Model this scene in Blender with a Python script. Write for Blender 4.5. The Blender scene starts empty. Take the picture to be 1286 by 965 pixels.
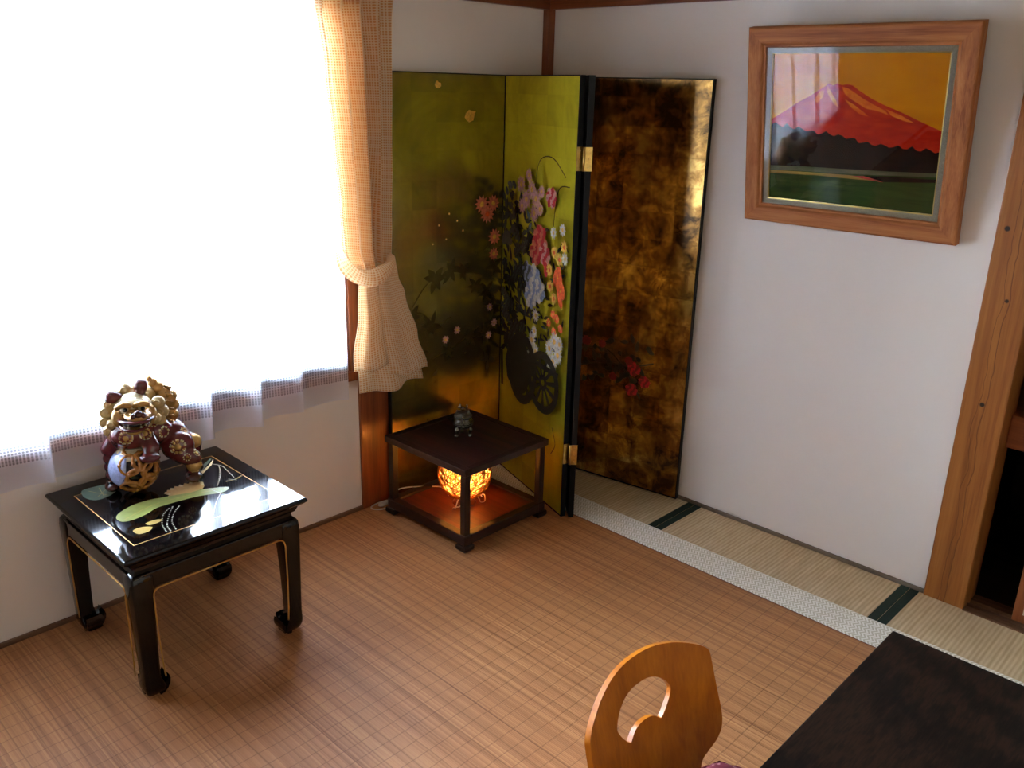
import bpy, bmesh, math, random
from mathutils import Vector, Matrix, noise
random.seed(7)
S = bpy.context.scene
COL = S.collection
PI = math.pi

# ------------------------------------------------------------------ helpers
def lin(v):
    v /= 255.0
    return v / 12.92 if v <= 0.04045 else ((v + 0.055) / 1.055) ** 2.4
def C(r, g, b): return (lin(r), lin(g), lin(b), 1.0)

class NT:
    def __init__(s, name):
        s.m = bpy.data.materials.new(name); s.m.use_nodes = True
        s.t = s.m.node_tree; s.t.nodes.clear()
        s.out = s.n('ShaderNodeOutputMaterial')
    def n(s, typ, **kw):
        x = s.t.nodes.new(typ)
        for k, v in kw.items(): setattr(x, k, v)
        return x
    def l(s, a, b): s.t.links.new(a, b)
    def val(s, sock, v):
        if hasattr(v, 'is_output') or isinstance(v, bpy.types.NodeSocket): s.l(v, sock)
        else: sock.default_value = v
    def math(s, op, a, b=None, clamp=False):
        x = s.n('ShaderNodeMath', operation=op, use_clamp=clamp)
        s.val(x.inputs[0], a)
        if b is not None: s.val(x.inputs[1], b)
        return x.outputs[0]
    def mix(s, f, a, b, blend='MIX'):
        x = s.n('ShaderNodeMix', data_type='RGBA', blend_type=blend)
        s.val(x.inputs[0], f); s.val(x.inputs[6], a); s.val(x.inputs[7], b)
        return x.outputs[2]
    def coord(s, which='Object', scale=(1, 1, 1), rot=(0, 0, 0), loc=(0, 0, 0)):
        tc = s.n('ShaderNodeTexCoord'); mp = s.n('ShaderNodeMapping')
        mp.inputs['Scale'].default_value = scale; mp.inputs['Rotation'].default_value = rot
        mp.inputs['Location'].default_value = loc
        s.l(tc.outputs[which], mp.inputs[0]); return mp.outputs[0]
    def noise(s, vec, scale=5, detail=4, rough=0.55, dist=0.0):
        x = s.n('ShaderNodeTexNoise'); s.l(vec, x.inputs['Vector'])
        x.inputs['Scale'].default_value = scale; x.inputs['Detail'].default_value = detail
        x.inputs['Roughness'].default_value = rough; x.inputs['Distortion'].default_value = dist
        return x.outputs['Fac']
    def ramp(s, f, stops):
        x = s.n('ShaderNodeValToRGB'); e = x.color_ramp.elements
        while len(e) < len(stops): e.new(0.5)
        for k, (p, c) in enumerate(stops):
            e[k].position = p; e[k].color = c if len(c) == 4 else (*c, 1)
        s.l(f, x.inputs[0]); return x.outputs[0]
    def sep(s, vec):
        x = s.n('ShaderNodeSeparateXYZ'); s.l(vec, x.inputs[0]); return x.outputs
    def bump(s, h, strength=0.2, dist=0.002):
        x = s.n('ShaderNodeBump'); x.inputs['Strength'].default_value = strength
        x.inputs['Distance'].default_value = dist; s.l(h, x.inputs['Height']); return x.outputs[0]
    def bsdf(s, col, rough=0.5, metal=0.0, spec=0.5, coat=0.0, normal=None, coat_rough=0.05, emit=None, estr=0):
        p = s.n('ShaderNodeBsdfPrincipled')
        s.val(p.inputs['Base Color'], col); s.val(p.inputs['Roughness'], rough)
        s.val(p.inputs['Metallic'], metal); p.inputs['Specular IOR Level'].default_value = spec
        p.inputs['Coat Weight'].default_value = coat; p.inputs['Coat Roughness'].default_value = coat_rough
        if normal is not None: s.l(normal, p.inputs['Normal'])
        if emit is not None:
            p.inputs['Emission Color'].default_value = emit; p.inputs['Emission Strength'].default_value = estr
        s.l(p.outputs[0], s.out.inputs[0]); return p

def plain(name, col, rough=0.5, metal=0.0, coat=0.0, spec=0.5, vary=0.12, vscale=25):
    t = NT(name); v = t.coord('Object')
    f = t.noise(v, vscale, 3)
    dark = tuple(c * (1 - vary * 2) for c in col[:3]) + (1,)
    lite = tuple(min(1, c * (1 + vary)) for c in col[:3]) + (1,)
    t.bsdf(t.ramp(f, [(0.3, dark), (0.7, lite)]), rough, metal, spec, coat)
    return t.m

def wood(name, dark, mid, lite, axis='Z', scale=1.0, rough=0.5, coat=0.0, spec=0.4, ring=True):
    """grain runs along axis"""
    t = NT(name)
    sc = {'X': (0.6, 14, 14), 'Y': (14, 0.6, 14), 'Z': (14, 14, 0.6)}[axis]
    v = t.coord('Object', tuple(c * scale for c in sc))
    a = t.noise(v, 1.6, 5, 0.6, 0.6)
    v2 = t.coord('Object', tuple(c * scale * 5 for c in sc))
    b = t.noise(v2, 2.5, 2, 0.5)
    f = t.math('ADD', t.math('MULTIPLY', a, 0.75), t.math('MULTIPLY', b, 0.25))
    col = t.ramp(f, [(0.33, dark), (0.5, mid), (0.68, lite)])
    t.bsdf(col, rough, 0, spec, coat, t.bump(b, 0.12, 0.001))
    return t.m

def link(name, data, parent=None):
    o = bpy.data.objects.new(name, data); COL.objects.link(o)
    if parent is not None: o.parent = parent
    return o

def obj(name, bm, mats, parent=None, smooth=False, bevel=0.0, seg=2, loc=None, rot=None):
    me = bpy.data.meshes.new(name)
    bmesh.ops.recalc_face_normals(bm, faces=bm.faces)
    bm.to_mesh(me); bm.free()
    for m in (mats if isinstance(mats, (list, tuple)) else [mats]): me.materials.append(m)
    if smooth:
        for p in me.polygons: p.use_smooth = True
    o = link(name, me, parent)
    if loc is not None: o.location = loc
    if rot is not None: o.rotation_euler = rot
    if bevel:
        b = o.modifiers.new('edge', 'BEVEL'); b.width = bevel; b.segments = seg; b.limit_method = 'ANGLE'; b.angle_limit = math.radians(40)
    return o

def thing(name, label, cat, loc=(0, 0, 0), rotz=0.0, group=None):
    o = link(name, None); o.location = loc; o.rotation_euler = (0, 0, rotz)
    o.empty_display_size = 0.05
    tag(o, label, cat, group); return o
def tag(o, label, cat, group=None):
    o['label'] = label; o['category'] = cat
    if group: o['group'] = group
    return o
def struct(name, bm, mats, parent=None, **kw):
    o = obj(name, bm, mats, parent, **kw)
    if parent is None: o['kind'] = 'structure'
    return o

def box(bm, x0, x1, y0, y1, z0, z1, mi=0, mat=None):
    vs = [bm.verts.new(p) for p in ((x0, y0, z0), (x1, y0, z0), (x1, y1, z0), (x0, y1, z0), (x0, y0, z1), (x1, y0, z1), (x1, y1, z1), (x0, y1, z1))]
    if mat is not None:
        for v in vs: v.co = mat @ v.co
    out = []
    for q in ((3, 2, 1, 0), (4, 5, 6, 7), (0, 1, 5, 4), (1, 2, 6, 5), (2, 3, 7, 6), (3, 0, 4, 7)):
        f = bm.faces.new([vs[i] for i in q]); f.material_index = mi; out.append(f)
    return out
def B(*a, **k):
    bm = bmesh.new(); box(bm, *a, **k); return bm

def ring_loft(bm, rings, mi=0, cap=True, closed=False):
    """rings: list of lists of points (same count)"""
    vr = [[bm.verts.new(p) for p in r] for r in rings]
    n = len(vr[0]); m = len(vr)
    for i in range(m if closed else m - 1):
        a, b = vr[i], vr[(i + 1) % m]
        for j in range(n):
            f = bm.faces.new((a[j], a[(j + 1) % n], b[(j + 1) % n], b[j])); f.material_index = mi; f.smooth = True
    if cap and not closed:
        f = bm.faces.new(vr[0]); f.material_index = mi
        f = bm.faces.new(vr[-1]); f.material_index = mi
    return vr

def lathe(bm, prof, n=32, mi=0, c=(0, 0, 0)):
    rings = []
    for r, z in prof:
        r = max(r, 0.0004)
        rings.append([(c[0] + r * math.cos(2 * PI * k / n), c[1] + r * math.sin(2 * PI * k / n), c[2] + z) for k in range(n)])
    ring_loft(bm, rings, mi)

def tube(bm, pts, r, n=8, mi=0, closed=False):
    pts = [Vector(p) for p in pts]; m = len(pts)
    rs = r if isinstance(r, (list, tuple)) else [r] * m
    rings = []; up = Vector((0, 0, 1)); prev = None
    for i, p in enumerate(pts):
        if closed: d = pts[(i + 1) % m] - pts[i - 1]
        else: d = pts[min(i + 1, m - 1)] - pts[max(i - 1, 0)]
        if d.length < 1e-9: d = Vector((0, 0, 1))
        d.normalize()
        if prev is None:
            a = d.cross(up)
            if a.length < 1e-3: a = d.cross(Vector((1, 0, 0)))
        else:
            a = prev - d * prev.dot(d)
            if a.length < 1e-4: a = d.cross(up)
        a.normalize(); prev = a; b = d.cross(a)
        rings.append([p + (a * math.cos(2 * PI * k / n) + b * math.sin(2 * PI * k / n)) * rs[i] for k in range(n)])
    ring_loft(bm, rings, mi, cap=not closed, closed=closed)

def smooth_path(ctrl, n=8, closed=False):
    P = [Vector(p) for p in ctrl]; out = []
    m = len(P)
    for i in range(m if closed else m - 1):
        if closed: p0, p1, p2, p3 = P[i - 1], P[i], P[(i + 1) % m], P[(i + 2) % m]
        else: p0, p1, p2, p3 = P[max(i - 1, 0)], P[i], P[i + 1], P[min(i + 2, m - 1)]
        for k in range(n):
            t = k / n
            out.append(0.5 * ((2 * p1) + (-p0 + p2) * t + (2 * p0 - 5 * p1 + 4 * p2 - p3) * t * t + (-p0 + 3 * p1 - 3 * p2 + p3) * t ** 3))
    if not closed: out.append(P[-1])
    return out

def sphere(bm, c, r, seg=16, rings=10, mi=0, scale=(1, 1, 1), rot=None):
    g = bmesh.ops.create_uvsphere(bm, u_segments=seg, v_segments=rings, radius=r)
    for v in g['verts']:
        v.co = Vector((v.co.x * scale[0], v.co.y * scale[1], v.co.z * scale[2]))
        if rot is not None: v.co = rot @ v.co
        v.co += Vector(c)
    for f in {f for v in g['verts'] for f in v.link_faces}: f.material_index = mi; f.smooth = True

def voxel_mesh(bm, voxel, smooth_it=3):
    """one continuous skin around everything in bm"""
    me = bpy.data.meshes.new('tmp'); bm.to_mesh(me); bm.free()
    o = bpy.data.objects.new('tmp', me); COL.objects.link(o)
    r = o.modifiers.new('r', 'REMESH'); r.mode = 'VOXEL'; r.voxel_size = voxel
    s = o.modifiers.new('s', 'SMOOTH'); s.factor = 0.5; s.iterations = smooth_it
    bpy.context.view_layer.update()
    dg = bpy.context.evaluated_depsgraph_get()
    out = bpy.data.meshes.new_from_object(o.evaluated_get(dg))
    bpy.data.objects.remove(o); bpy.data.meshes.remove(me)
    for p in out.polygons: p.use_smooth = True
    return out

def poly(bm, pts, mi=0):
    f = bm.faces.new([bm.verts.new(p) for p in pts]); f.material_index = mi; return f

# ------------------------------------------------------------------ materials
t = NT('white_plaster'); v = t.coord('Object')
n1 = t.noise(v, 1.7, 5); n2 = t.noise(v, 60, 4)
t.bsdf(t.mix(t.math('MULTIPLY', n1, 0.5), C(236, 230, 222), C(222, 214, 204)), 0.9, 0, 0.2, 0, t.bump(n2, 0.15, 0.002))
PLASTER = t.m
t = NT('ceiling_paper'); v = t.coord('Object')
t.bsdf(t.mix(t.noise(v, 6), C(150, 126, 98), C(168, 144, 114)), 0.9)
CEIL = t.m
PILLAR = wood('pine_pillar', C(118, 66, 26), C(156, 94, 40), C(178, 116, 54), 'Z', 1.0, 0.45, 0.1)
REDWOOD = wood('red_brown_wood_upright', C(96, 48, 24), C(130, 68, 34), C(152, 86, 46), 'Z', 1.2, 0.4, 0.15)
REDWOOD_Y = wood('red_brown_wood_along_window', C(96, 48, 24), C(130, 68, 34), C(152, 86, 46), 'Y', 1.2, 0.4, 0.15)
REDWOOD_X = wood('red_brown_wood_along_wall', C(96, 48, 24), C(130, 68, 34), C(152, 86, 46), 'X', 1.2, 0.4, 0.15)
SILLWOOD = wood('worn_track_wood', C(70, 45, 28), C(100, 68, 44), C(120, 86, 58), 'X', 1.2, 0.55)
GREYTRIM = wood('grey_brown_wall_foot', C(92, 78, 64), C(112, 96, 80), C(128, 112, 94), 'X', 1.2, 0.7)
GREYTRIM_Y = wood('brown_wall_foot', C(92, 66, 48), C(112, 82, 60), C(128, 96, 72), 'Y', 1.2, 0.7)
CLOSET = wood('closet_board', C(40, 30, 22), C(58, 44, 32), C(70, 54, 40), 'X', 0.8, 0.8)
BLACK = plain('black_lacquer', C(9, 9, 10), 0.07, 0, 0.12, 0.32, 0.1)
SCREENBLACK = plain('black_lacquer_edge', C(13, 15, 17), 0.55, 0, 0.0, 0.22, 0.1)
GOLDLINE = plain('gold_line_paint', C(196, 142, 62), 0.35, 0.35)
BRASS = plain('old_brass', C(205, 170, 95), 0.3, 0.95, vscale=60)

# --- bamboo rug
t = NT('bamboo_slats'); tc = t.n('ShaderNodeTexCoord'); ox, oy, oz = t.sep(tc.outputs['Object'])
slat = t.math('FLOOR', t.math('MULTIPLY', oy, 190))
wn = t.n('ShaderNodeTexWhiteNoise', noise_dimensions='1D'); t.l(slat, wn.inputs['W'])
# broad dark streaks: a group of neighbouring slats is darker along a stretch
vv = t.coord('Object', (1.1, 34, 1)); st = t.noise(vv, 1.0, 4, 0.65)
vg = t.coord('Object', (9, 210, 1)); fine = t.noise(vg, 1.0, 2, 0.5)
tone = t.math('ADD', t.math('MULTIPLY', wn.outputs['Value'], 0.30), t.math('ADD', t.math('ADD', t.math('MULTIPLY', st, 0.36), .07), t.math('MULTIPLY', fine, 0.25)))
col = t.ramp(tone, [(0.26, C(136, 86, 52)), (0.42, C(166, 112, 68)), (0.62, C(182, 127, 79)), (0.8, C(198, 145, 93))])
# stitching threads across the slats
vn = t.coord('Object', (3, 3, 3)); wob = t.math('MULTIPLY', t.noise(vn, 2.0, 2), 0.010)
fx = t.math('FRACT', t.math('MULTIPLY', t.math('ADD', ox, wob), 1 / 0.048))
thr = t.math('LESS_THAN', t.math('ABSOLUTE', t.math('SUBTRACT', fx, 0.5)), 0.028)
fy = t.math('FRACT', t.math('MULTIPLY', t.math('ADD', oy, wob), 1 / 0.052))
thy = t.math('LESS_THAN', t.math('ABSOLUTE', t.math('SUBTRACT', fy, 0.5)), 0.03)
ths = t.math('MAXIMUM', t.math('MULTIPLY', thr, 0.44), t.math('MULTIPLY', thy, 0.36))
col = t.mix(ths, col, C(96, 54, 32))
gap = t.math('FRACT', t.math('MULTIPLY', oy, 190))
h = t.math('SINE', t.math('MULTIPLY', gap, PI))
t.bsdf(col, 0.5, 0, 0.4, 0.0, t.bump(h, 0.25, 0.001))
RUG = t.m
RUGEDGE = plain('rug_binding_cloth', C(104, 52, 38), 0.8)

# --- tatami
def tatami_mat(name, a, b):
    t = NT(name); tc = t.n('ShaderNodeTexCoord'); ox, oy, oz = t.sep(tc.outputs['Object'])
    rib = t.math('SINE', t.math('MULTIPLY', ox, 2 * PI / 0.014))
    cr = t.math('SINE', t.math('MULTIPLY', oy, 2 * PI / 0.0045))
    v = t.coord('Object', (60, 6, 1)); n = t.noise(v, 1.2, 4)
    f = t.math('ADD', t.math('MULTIPLY', n, 0.7), t.math('MULTIPLY', t.math('ADD', rib, 1), 0.12))
    col = t.ramp(f, [(0.3, a), (0.75, b)])
    h = t.math('ADD', rib, t.math('MULTIPLY', cr, 0.4))
    t.bsdf(col, 0.7, 0, 0.3, 0, t.bump(h, 0.25, 0.0012)); return t.m
TATAMI = tatami_mat('woven_rush', C(188, 162, 122), C(224, 203, 162))
GREEN = plain('dark_green_border_cloth', C(14, 40, 30), 0.8, vscale=120)
t = NT('white_herringbone_weave'); tc = t.n('ShaderNodeTexCoord'); ox, oy, oz = t.sep(tc.outputs['Object'])
zig = t.math('ABSOLUTE', t.math('SUBTRACT', t.math('FRACT', t.math('MULTIPLY', oy, 1 / 0.03)), 0.5))
w = t.math('SINE', t.math('MULTIPLY', t.math('ADD', ox, t.math('MULTIPLY', zig, 0.022)), 2 * PI / 0.012))
col = t.ramp(t.math('ADD', t.math('MULTIPLY', w, 0.5), 0.5), [(0.2, C(212, 205, 184)), (0.8, C(250, 247, 236))])
t.bsdf(col, 0.75, 0, 0.2, 0, t.bump(w, 0.3, 0.001)); WHITEMAT = t.m

# --- sheer and gathered curtain
def cloth(name, col, holes, cell, band=False, trans=0.6, hem_open=0.05, col2=None):
    t = NT(name)
    uv = t.n('ShaderNodeTexCoord').outputs['UV']; u, v, _ = t.sep(uv)
    a = t.math('ABSOLUTE', t.math('SINE', t.math('MULTIPLY', u, PI / cell)))
    b = t.math('ABSOLUTE', t.math('SINE', t.math('MULTIPLY', v, PI / cell)))
    g = t.math('MULTIPLY', a, b)
    hole = t.math('MULTIPLY', t.math('SUBTRACT', g, 0.42), 6.0, clamp=True)
    hole = t.math('MULTIPLY', hole, holes)
    if band:   # solid hem, one open-work stripe above it (v in metres from the hem)
        hemless = t.math('MULTIPLY', t.math('SUBTRACT', v, 0.075), 300, clamp=True)
        s1 = t.math('LESS_THAN', t.math('ABSOLUTE', t.math('SUBTRACT', v, 0.092)), 0.012)
        s2 = t.math('LESS_THAN', t.math('ABSOLUTE', t.math('SUBTRACT', v, 0.125)), 0.006)
        hole = t.math('MULTIPLY', hole, hemless)
        s = t.math('MAXIMUM', s1, t.math('MULTIPLY', s2, 0.8))
        hole = t.math('MAXIMUM', hole, t.math('MULTIPLY', t.math('MULTIPLY', s, a), 0.42))
    base = col
    if col2 is not None:
        base = t.mix(t.math('MULTIPLY', t.math('SUBTRACT', g, 0.35), 3.0, clamp=True), col, col2)
    d = t.n('ShaderNodeBsdfDiffuse'); t.val(d.inputs[0], base)
    tr = t.n('ShaderNodeBsdfTranslucent'); t.val(tr.inputs[0], base)
    m1 = t.n('ShaderNodeMixShader'); m1.inputs[0].default_value = trans
    t.l(d.outputs[0], m1.inputs[1]); t.l(tr.outputs[0], m1.inputs[2])
    tp = t.n('ShaderNodeBsdfTransparent')
    m2 = t.n('ShaderNodeMixShader'); t.l(t.math('ADD', hole, hem_open, clamp=True), m2.inputs[0])
    t.l(m1.outputs[0], m2.inputs[1]); t.l(tp.outputs[0], m2.inputs[2])
    t.l(m2.outputs[0], t.out.inputs[0]); return t.m
SHEER = cloth('white_lace_net', C(244, 244, 250), 0.52, 0.0095, True, 0.6, 0.16)
WAFFLE = cloth('cream_waffle_cloth', C(247, 234, 208), 0.05, 0.0085, False, 0.44, 0.0, C(232, 186, 132))

t = NT('clear_pane')
tp = t.n('ShaderNodeBsdfTransparent'); gl = t.n('ShaderNodeBsdfGlossy'); gl.inputs['Roughness'].default_value = 0.01
fr = t.n('ShaderNodeFresnel'); fr.inputs[0].default_value = 1.5
m = t.n('ShaderNodeMixShader'); t.l(fr.outputs[0], m.inputs[0]); t.l(tp.outputs[0], m.inputs[1]); t.l(gl.outputs[0], m.inputs[2])
t.l(m.outputs[0], t.out.inputs[0]); GLASS = t.m

# ------------------------------------------------------------------ camera
CAMPOS = Vector((2.58446, -2.87153, 1.6)); F_PX = 1099.472
pit, yaw, rol = math.radians(18.77697), math.radians(133.68100), math.radians(1.40337949)
fw = Vector((math.cos(yaw) * math.cos(pit), math.sin(yaw) * math.cos(pit), -math.sin(pit)))
rt = Vector((math.sin(yaw), -math.cos(yaw), 0)); up = rt.cross(fw)
rt2 = rt * math.cos(rol) + up * math.sin(rol); up2 = -rt * math.sin(rol) + up * math.cos(rol)
cd = bpy.data.cameras.new('camera'); cam = link('camera', cd)
M = Matrix((rt2, up2, -fw)).transposed().to_4x4(); M.translation = CAMPOS
cam.matrix_world = M; cd.sensor_width = 36; cd.sensor_fit = 'HORIZONTAL'; cd.lens = F_PX / 1286 * 36
cd.clip_start = 0.02; S.camera = cam

# ------------------------------------------------------------------ room shell
XR, YR, ZC = 3.7, -4.3, 2.36
WY0, WY1, WZ0, WZ1 = -2.74, -1.05, 0.58, 1.893           # window opening in the left wall
struct('floor', B(-0.12, XR + .1, YR - .1, 1.0, -0.12, -0.05), CLOSET)
struct('ceiling', B(-0.12, XR + .1, YR - .1, 1.0, ZC, ZC + .1), CEIL)
bm = bmesh.new()
box(bm, -.12, 0, YR, WY0, -.05, ZC); box(bm, -.12, 0, WY1, .1, -.05, ZC)
box(bm, -.12, 0, WY0, WY1, -.05, WZ0); box(bm, -.12, 0, WY0, WY1, WZ1, ZC)
struct('wall_left', bm, PLASTER)
bm = bmesh.new()
box(bm, 0, 1.82, 0, .1, -.05, ZC); box(bm, 1.82, XR, 0, .1, 1.80, ZC)
struct('wall_right', bm, PLASTER)
struct('wall_behind', B(-.12, XR + .1, YR - .1, YR, -.05, ZC), PLASTER)
FY0, FY1, FZ0, FZ1 = -3.0, -1.5, 1.05, 2.05  # opening cut for the added, out-of-view fill window
bm = bmesh.new()
box(bm, XR, XR + .1, YR, FY0, -.05, ZC); box(bm, XR, XR + .1, FY1, 1.0, -.05, ZC); box(bm, XR, XR + .1, FY0, FY1, -.05, FZ0); box(bm, XR, XR + .1, FY0, FY1, FZ1, ZC)
struct('wall_beside_camera', bm, PLASTER)
# head rails, posts, wall feet
struct('trim_1', B(0, .022, YR, 0, 1.897, 2.0), REDWOOD_Y, bevel=.003)
struct('trim_2', B(.022, XR, -.022, 0, 1.897, 2.0), REDWOOD_X, bevel=.003)
struct('trim_3', B(-.01, .034, -.034, .01, -.05, 1.897), REDWOOD, bevel=.002)      # corner post
struct('trim_4', B(-.03, .010, -1.010, -.872, -.05, 1.897), REDWOOD, bevel=.003)   # post beside the window
struct('baseboard_left', B(0, .010, YR, -1.01, -.01, .014), GREYTRIM_Y, bevel=.002)
struct('baseboard_right', B(.034, 1.81, -.010, 0, -.01, .012), GREYTRIM, bevel=.002)
# knotty pillar at the closet: real knots as dark dimples
bm = B(1.812, 1.940, -.016, .11, -.05, 1.897)
PZ = [(1.842, 1.24, .006), (1.872, .70, .0055), (1.88, 1.03, .004)]
def knot_wood():
    t = NT('knotty_pine'); v = t.coord('Object', (14, 14, .55))
    tc = t.n('ShaderNodeTexCoord'); 
    a = t.noise(v, 1.6, 5, .6, .8); v2 = t.coord('Object', (70, 70, 3)); b = t.noise(v2, 2.5, 2)
    f = t.math('ADD', t.math('MULTIPLY', a, .75), t.math('MULTIPLY', b, .25))
    col = t.ramp(f, [(.33, C(112, 60, 22)), (.5, C(148, 88, 36)), (.68, C(170, 108, 48))])
    for (x, z, r) in PZ:
        d = t.n('ShaderNodeVectorMath', operation='DISTANCE'); t.l(tc.outputs['Object'], d.inputs[0]); d.inputs[1].default_value = (x, -.016, z)
        k = t.math('SUBTRACT', 1.0, t.math('MULTIPLY', t.math('SUBTRACT', d.outputs['Value'], r), 300), clamp=True)
        col = t.mix(k, col, C(42, 24, 16))
    # a long crack down the grain
    o = t.sep(tc.outputs['Object'])
    vn = t.coord('Object', (1, 1, 3)); w = t.math('MULTIPLY', t.math('SUBTRACT', t.noise(vn, 1.5, 3), .5), .05)
    cr = t.math('LESS_THAN', t.math('ABSOLUTE', t.math('SUBTRACT', t.math('ADD', o[0], w), 1.882)), .0014)
    cr2 = t.math('LESS_THAN', t.math('ABSOLUTE', t.math('SUBTRACT', t.math('ADD', o[0], t.math('MULTIPLY', w, 1.3)), 1.864)), .0009)
    col = t.mix(t.math('MULTIPLY', t.math('MAXIMUM', cr, cr2), .6), col, C(84, 42, 18))
    t.bsdf(col, .45, 0, .4, .1, t.bump(b, .12, .001)); return t.m
struct('trim_5', bm, knot_wood(), bevel=.004)
# sliding-door track and closet behind it
bm = bmesh.new()
box(bm, 1.94, XR, -.022, .012, -.05, .002); box(bm, 1.94, XR, .012, .022, -.05, -.008); box(bm, 1.94, XR, .022, .034, -.05, .002)
box(bm, 1.94, XR, .034, .060, -.05, -.008); box(bm, 1.94, XR, .060, .110, -.05, .002)
struct('trim_6', bm, SILLWOOD)
struct('trim_7', B(1.94, XR, -.018, .11, 1.74, 1.80), REDWOOD_X, bevel=.003)
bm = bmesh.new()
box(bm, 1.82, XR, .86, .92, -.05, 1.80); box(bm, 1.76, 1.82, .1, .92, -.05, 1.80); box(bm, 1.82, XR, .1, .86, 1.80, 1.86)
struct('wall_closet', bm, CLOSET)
bm = bmesh.new(); box(bm, 1.82, XR, .115, .86, .615, .645); box(bm, 1.94, XR, .068, .115, .555, .665)
struct('trim_8', bm, [REDWOOD_X], bevel=.003)                                     # closet shelf with its front rail
DOORPAPER = plain('door_paper', C(206, 196, 176), .85)
dr = struct('door_1', B(2.100, 2.93, .0375, .0525, .028, 1.72), DOORPAPER)
bm = bmesh.new(); box(bm, 2.072, 2.100, .036, .058, -.006, 1.745); box(bm, 2.93, 2.958, .036, .058, -.006, 1.745)
box(bm, 2.100, 2.93, .036, .058, -.006, .028); box(bm, 2.100, 2.93, .036, .058, 1.72, 1.745)
obj('door_frame', bm, REDWOOD, dr, bevel=.002)
struct('wall_closet_front', B(2.96, XR, .02, .06, -.006, 1.74), PLASTER)

# window
bm = bmesh.new()
box(bm, -.12, .016, WY1 + .0, -1.010, .545, 1.897); box(bm, -.12, .016, WY0 - .04, WY0, .545, 1.897)
box(bm, -.12, .016, WY0, WY1, WZ1 - .004, 1.897)
box(bm, -.12, .028, WY0 - .04, -1.010, .548, .582)
win = struct('window_1', bm, REDWOOD, bevel=.002)
SASH = plain('bronze_metal_sash', C(70, 76, 92), .45, .4)
YM = -1.885
for k, (a, b, xo) in enumerate(((WY0, YM + .02, -.050), (YM - .02, WY1, -.022))):
    bm = bmesh.new(); w = .034
    box(bm, xo - .012, xo + .012, a, a + w, WZ0 + .002, WZ1 - .006); box(bm, xo - .012, xo + .012, b - w, b, WZ0 + .002, WZ1 - .006)
    box(bm, xo - .012, xo + .012, a + w, b - w, WZ0 + .002, WZ0 + .085); box(bm, xo - .012, xo + .012, a + w, b - w, WZ1 - .05, WZ1 - .006)
    s = obj('window_sash', bm, SASH, win)
    obj('window_pane', B(xo - .002, xo + .002, a + w, b - w, WZ0 + .085, WZ1 - .05), GLASS, s)
t = NT('fill_window_paper'); tr = t.n('ShaderNodeBsdfTranslucent'); tr.inputs[0].default_value = (.22, .19, .15, 1); t.l(tr.outputs[0], t.out.inputs[0])
w2 = struct('added_fill_window', B(XR + .02, XR + .024, FY0, FY1, FZ0, FZ1), t.m)  # unseen paper window, added only to bring more fill light into the room
bm = bmesh.new()
for k in range(6): box(bm, XR + .005, XR + .02, FY0 + (FY1 - FY0 - .02) * k / 5, FY0 + (FY1 - FY0 - .02) * k / 5 + .02, FZ0, FZ1)
for k in range(5): box(bm, XR + .007, XR + .019, FY0, FY1, FZ0 + (FZ1 - FZ0 - .02) * k / 4, FZ0 + (FZ1 - FZ0 - .02) * k / 4 + .02)
obj('fill_window_lattice', bm, PILLAR, w2)
struct('trim_9', B(.030, .052, -2.80, -.88, 1.908, 1.930), plain('curtain_rail_metal', C(180, 172, 160), .4, .5))

# ------------------------------------------------------------------ tatami mats, white mat, rug
def tatami(x0, x1, label, borders, y0=-1.80, y1=-.0105):
    th = thing('tatami_mat', label, 'tatami mat', ((x0 + x1) / 2, (y0 + y1) / 2, -.05), 0, 'tatami mats along the right wall')
    hw = (x1 - x0) / 2; hl = (y1 - y0) / 2
    obj('rush_surface', B(-hw, hw, -hl, hl, 0, .0485), TATAMI, th)
    for s in borders:
        a, b = (hw - .030, hw - .0006) if s > 0 else (-hw + .0006, -hw + .030)
        obj('cloth_border', B(a, b, -hl, hl, .0485, .0497), GREEN, th)['label'] = 'dark green cloth border'
    return th
tatami(.034, .900, 'beige tatami mat in the corner under the folding screen', (1, -1))
tatami(.901, 1.767, 'beige tatami mat at the wall below the picture, between two green borders', (1, -1))
tatami(1.768, 2.634, 'beige tatami mat in front of the open closet and behind the dark table', (1, -1))
wm = thing('woven_mat', 'white herringbone woven mat showing as a strip along the rug edge', 'mat', (1.33, -.37, 0))
obj('weave', B(-1.27, 1.27, -.0735, .0700, 0, .004), WHITEMAT, wm)
rg = thing('bamboo_rug', 'reddish tan bamboo slat rug with stitched lines covering the floor', 'rug', (1.62, -2.19, 0))
obj('slats', B(-1.60, 1.60, -1.75, 1.742, 0, .005), RUG, rg)
obj('binding', B(-1.60, 1.60, 1.7421, 1.7462, 0.0, .0050), RUGEDGE, rg)['label'] = 'dark red cloth binding along the edge'

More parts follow.
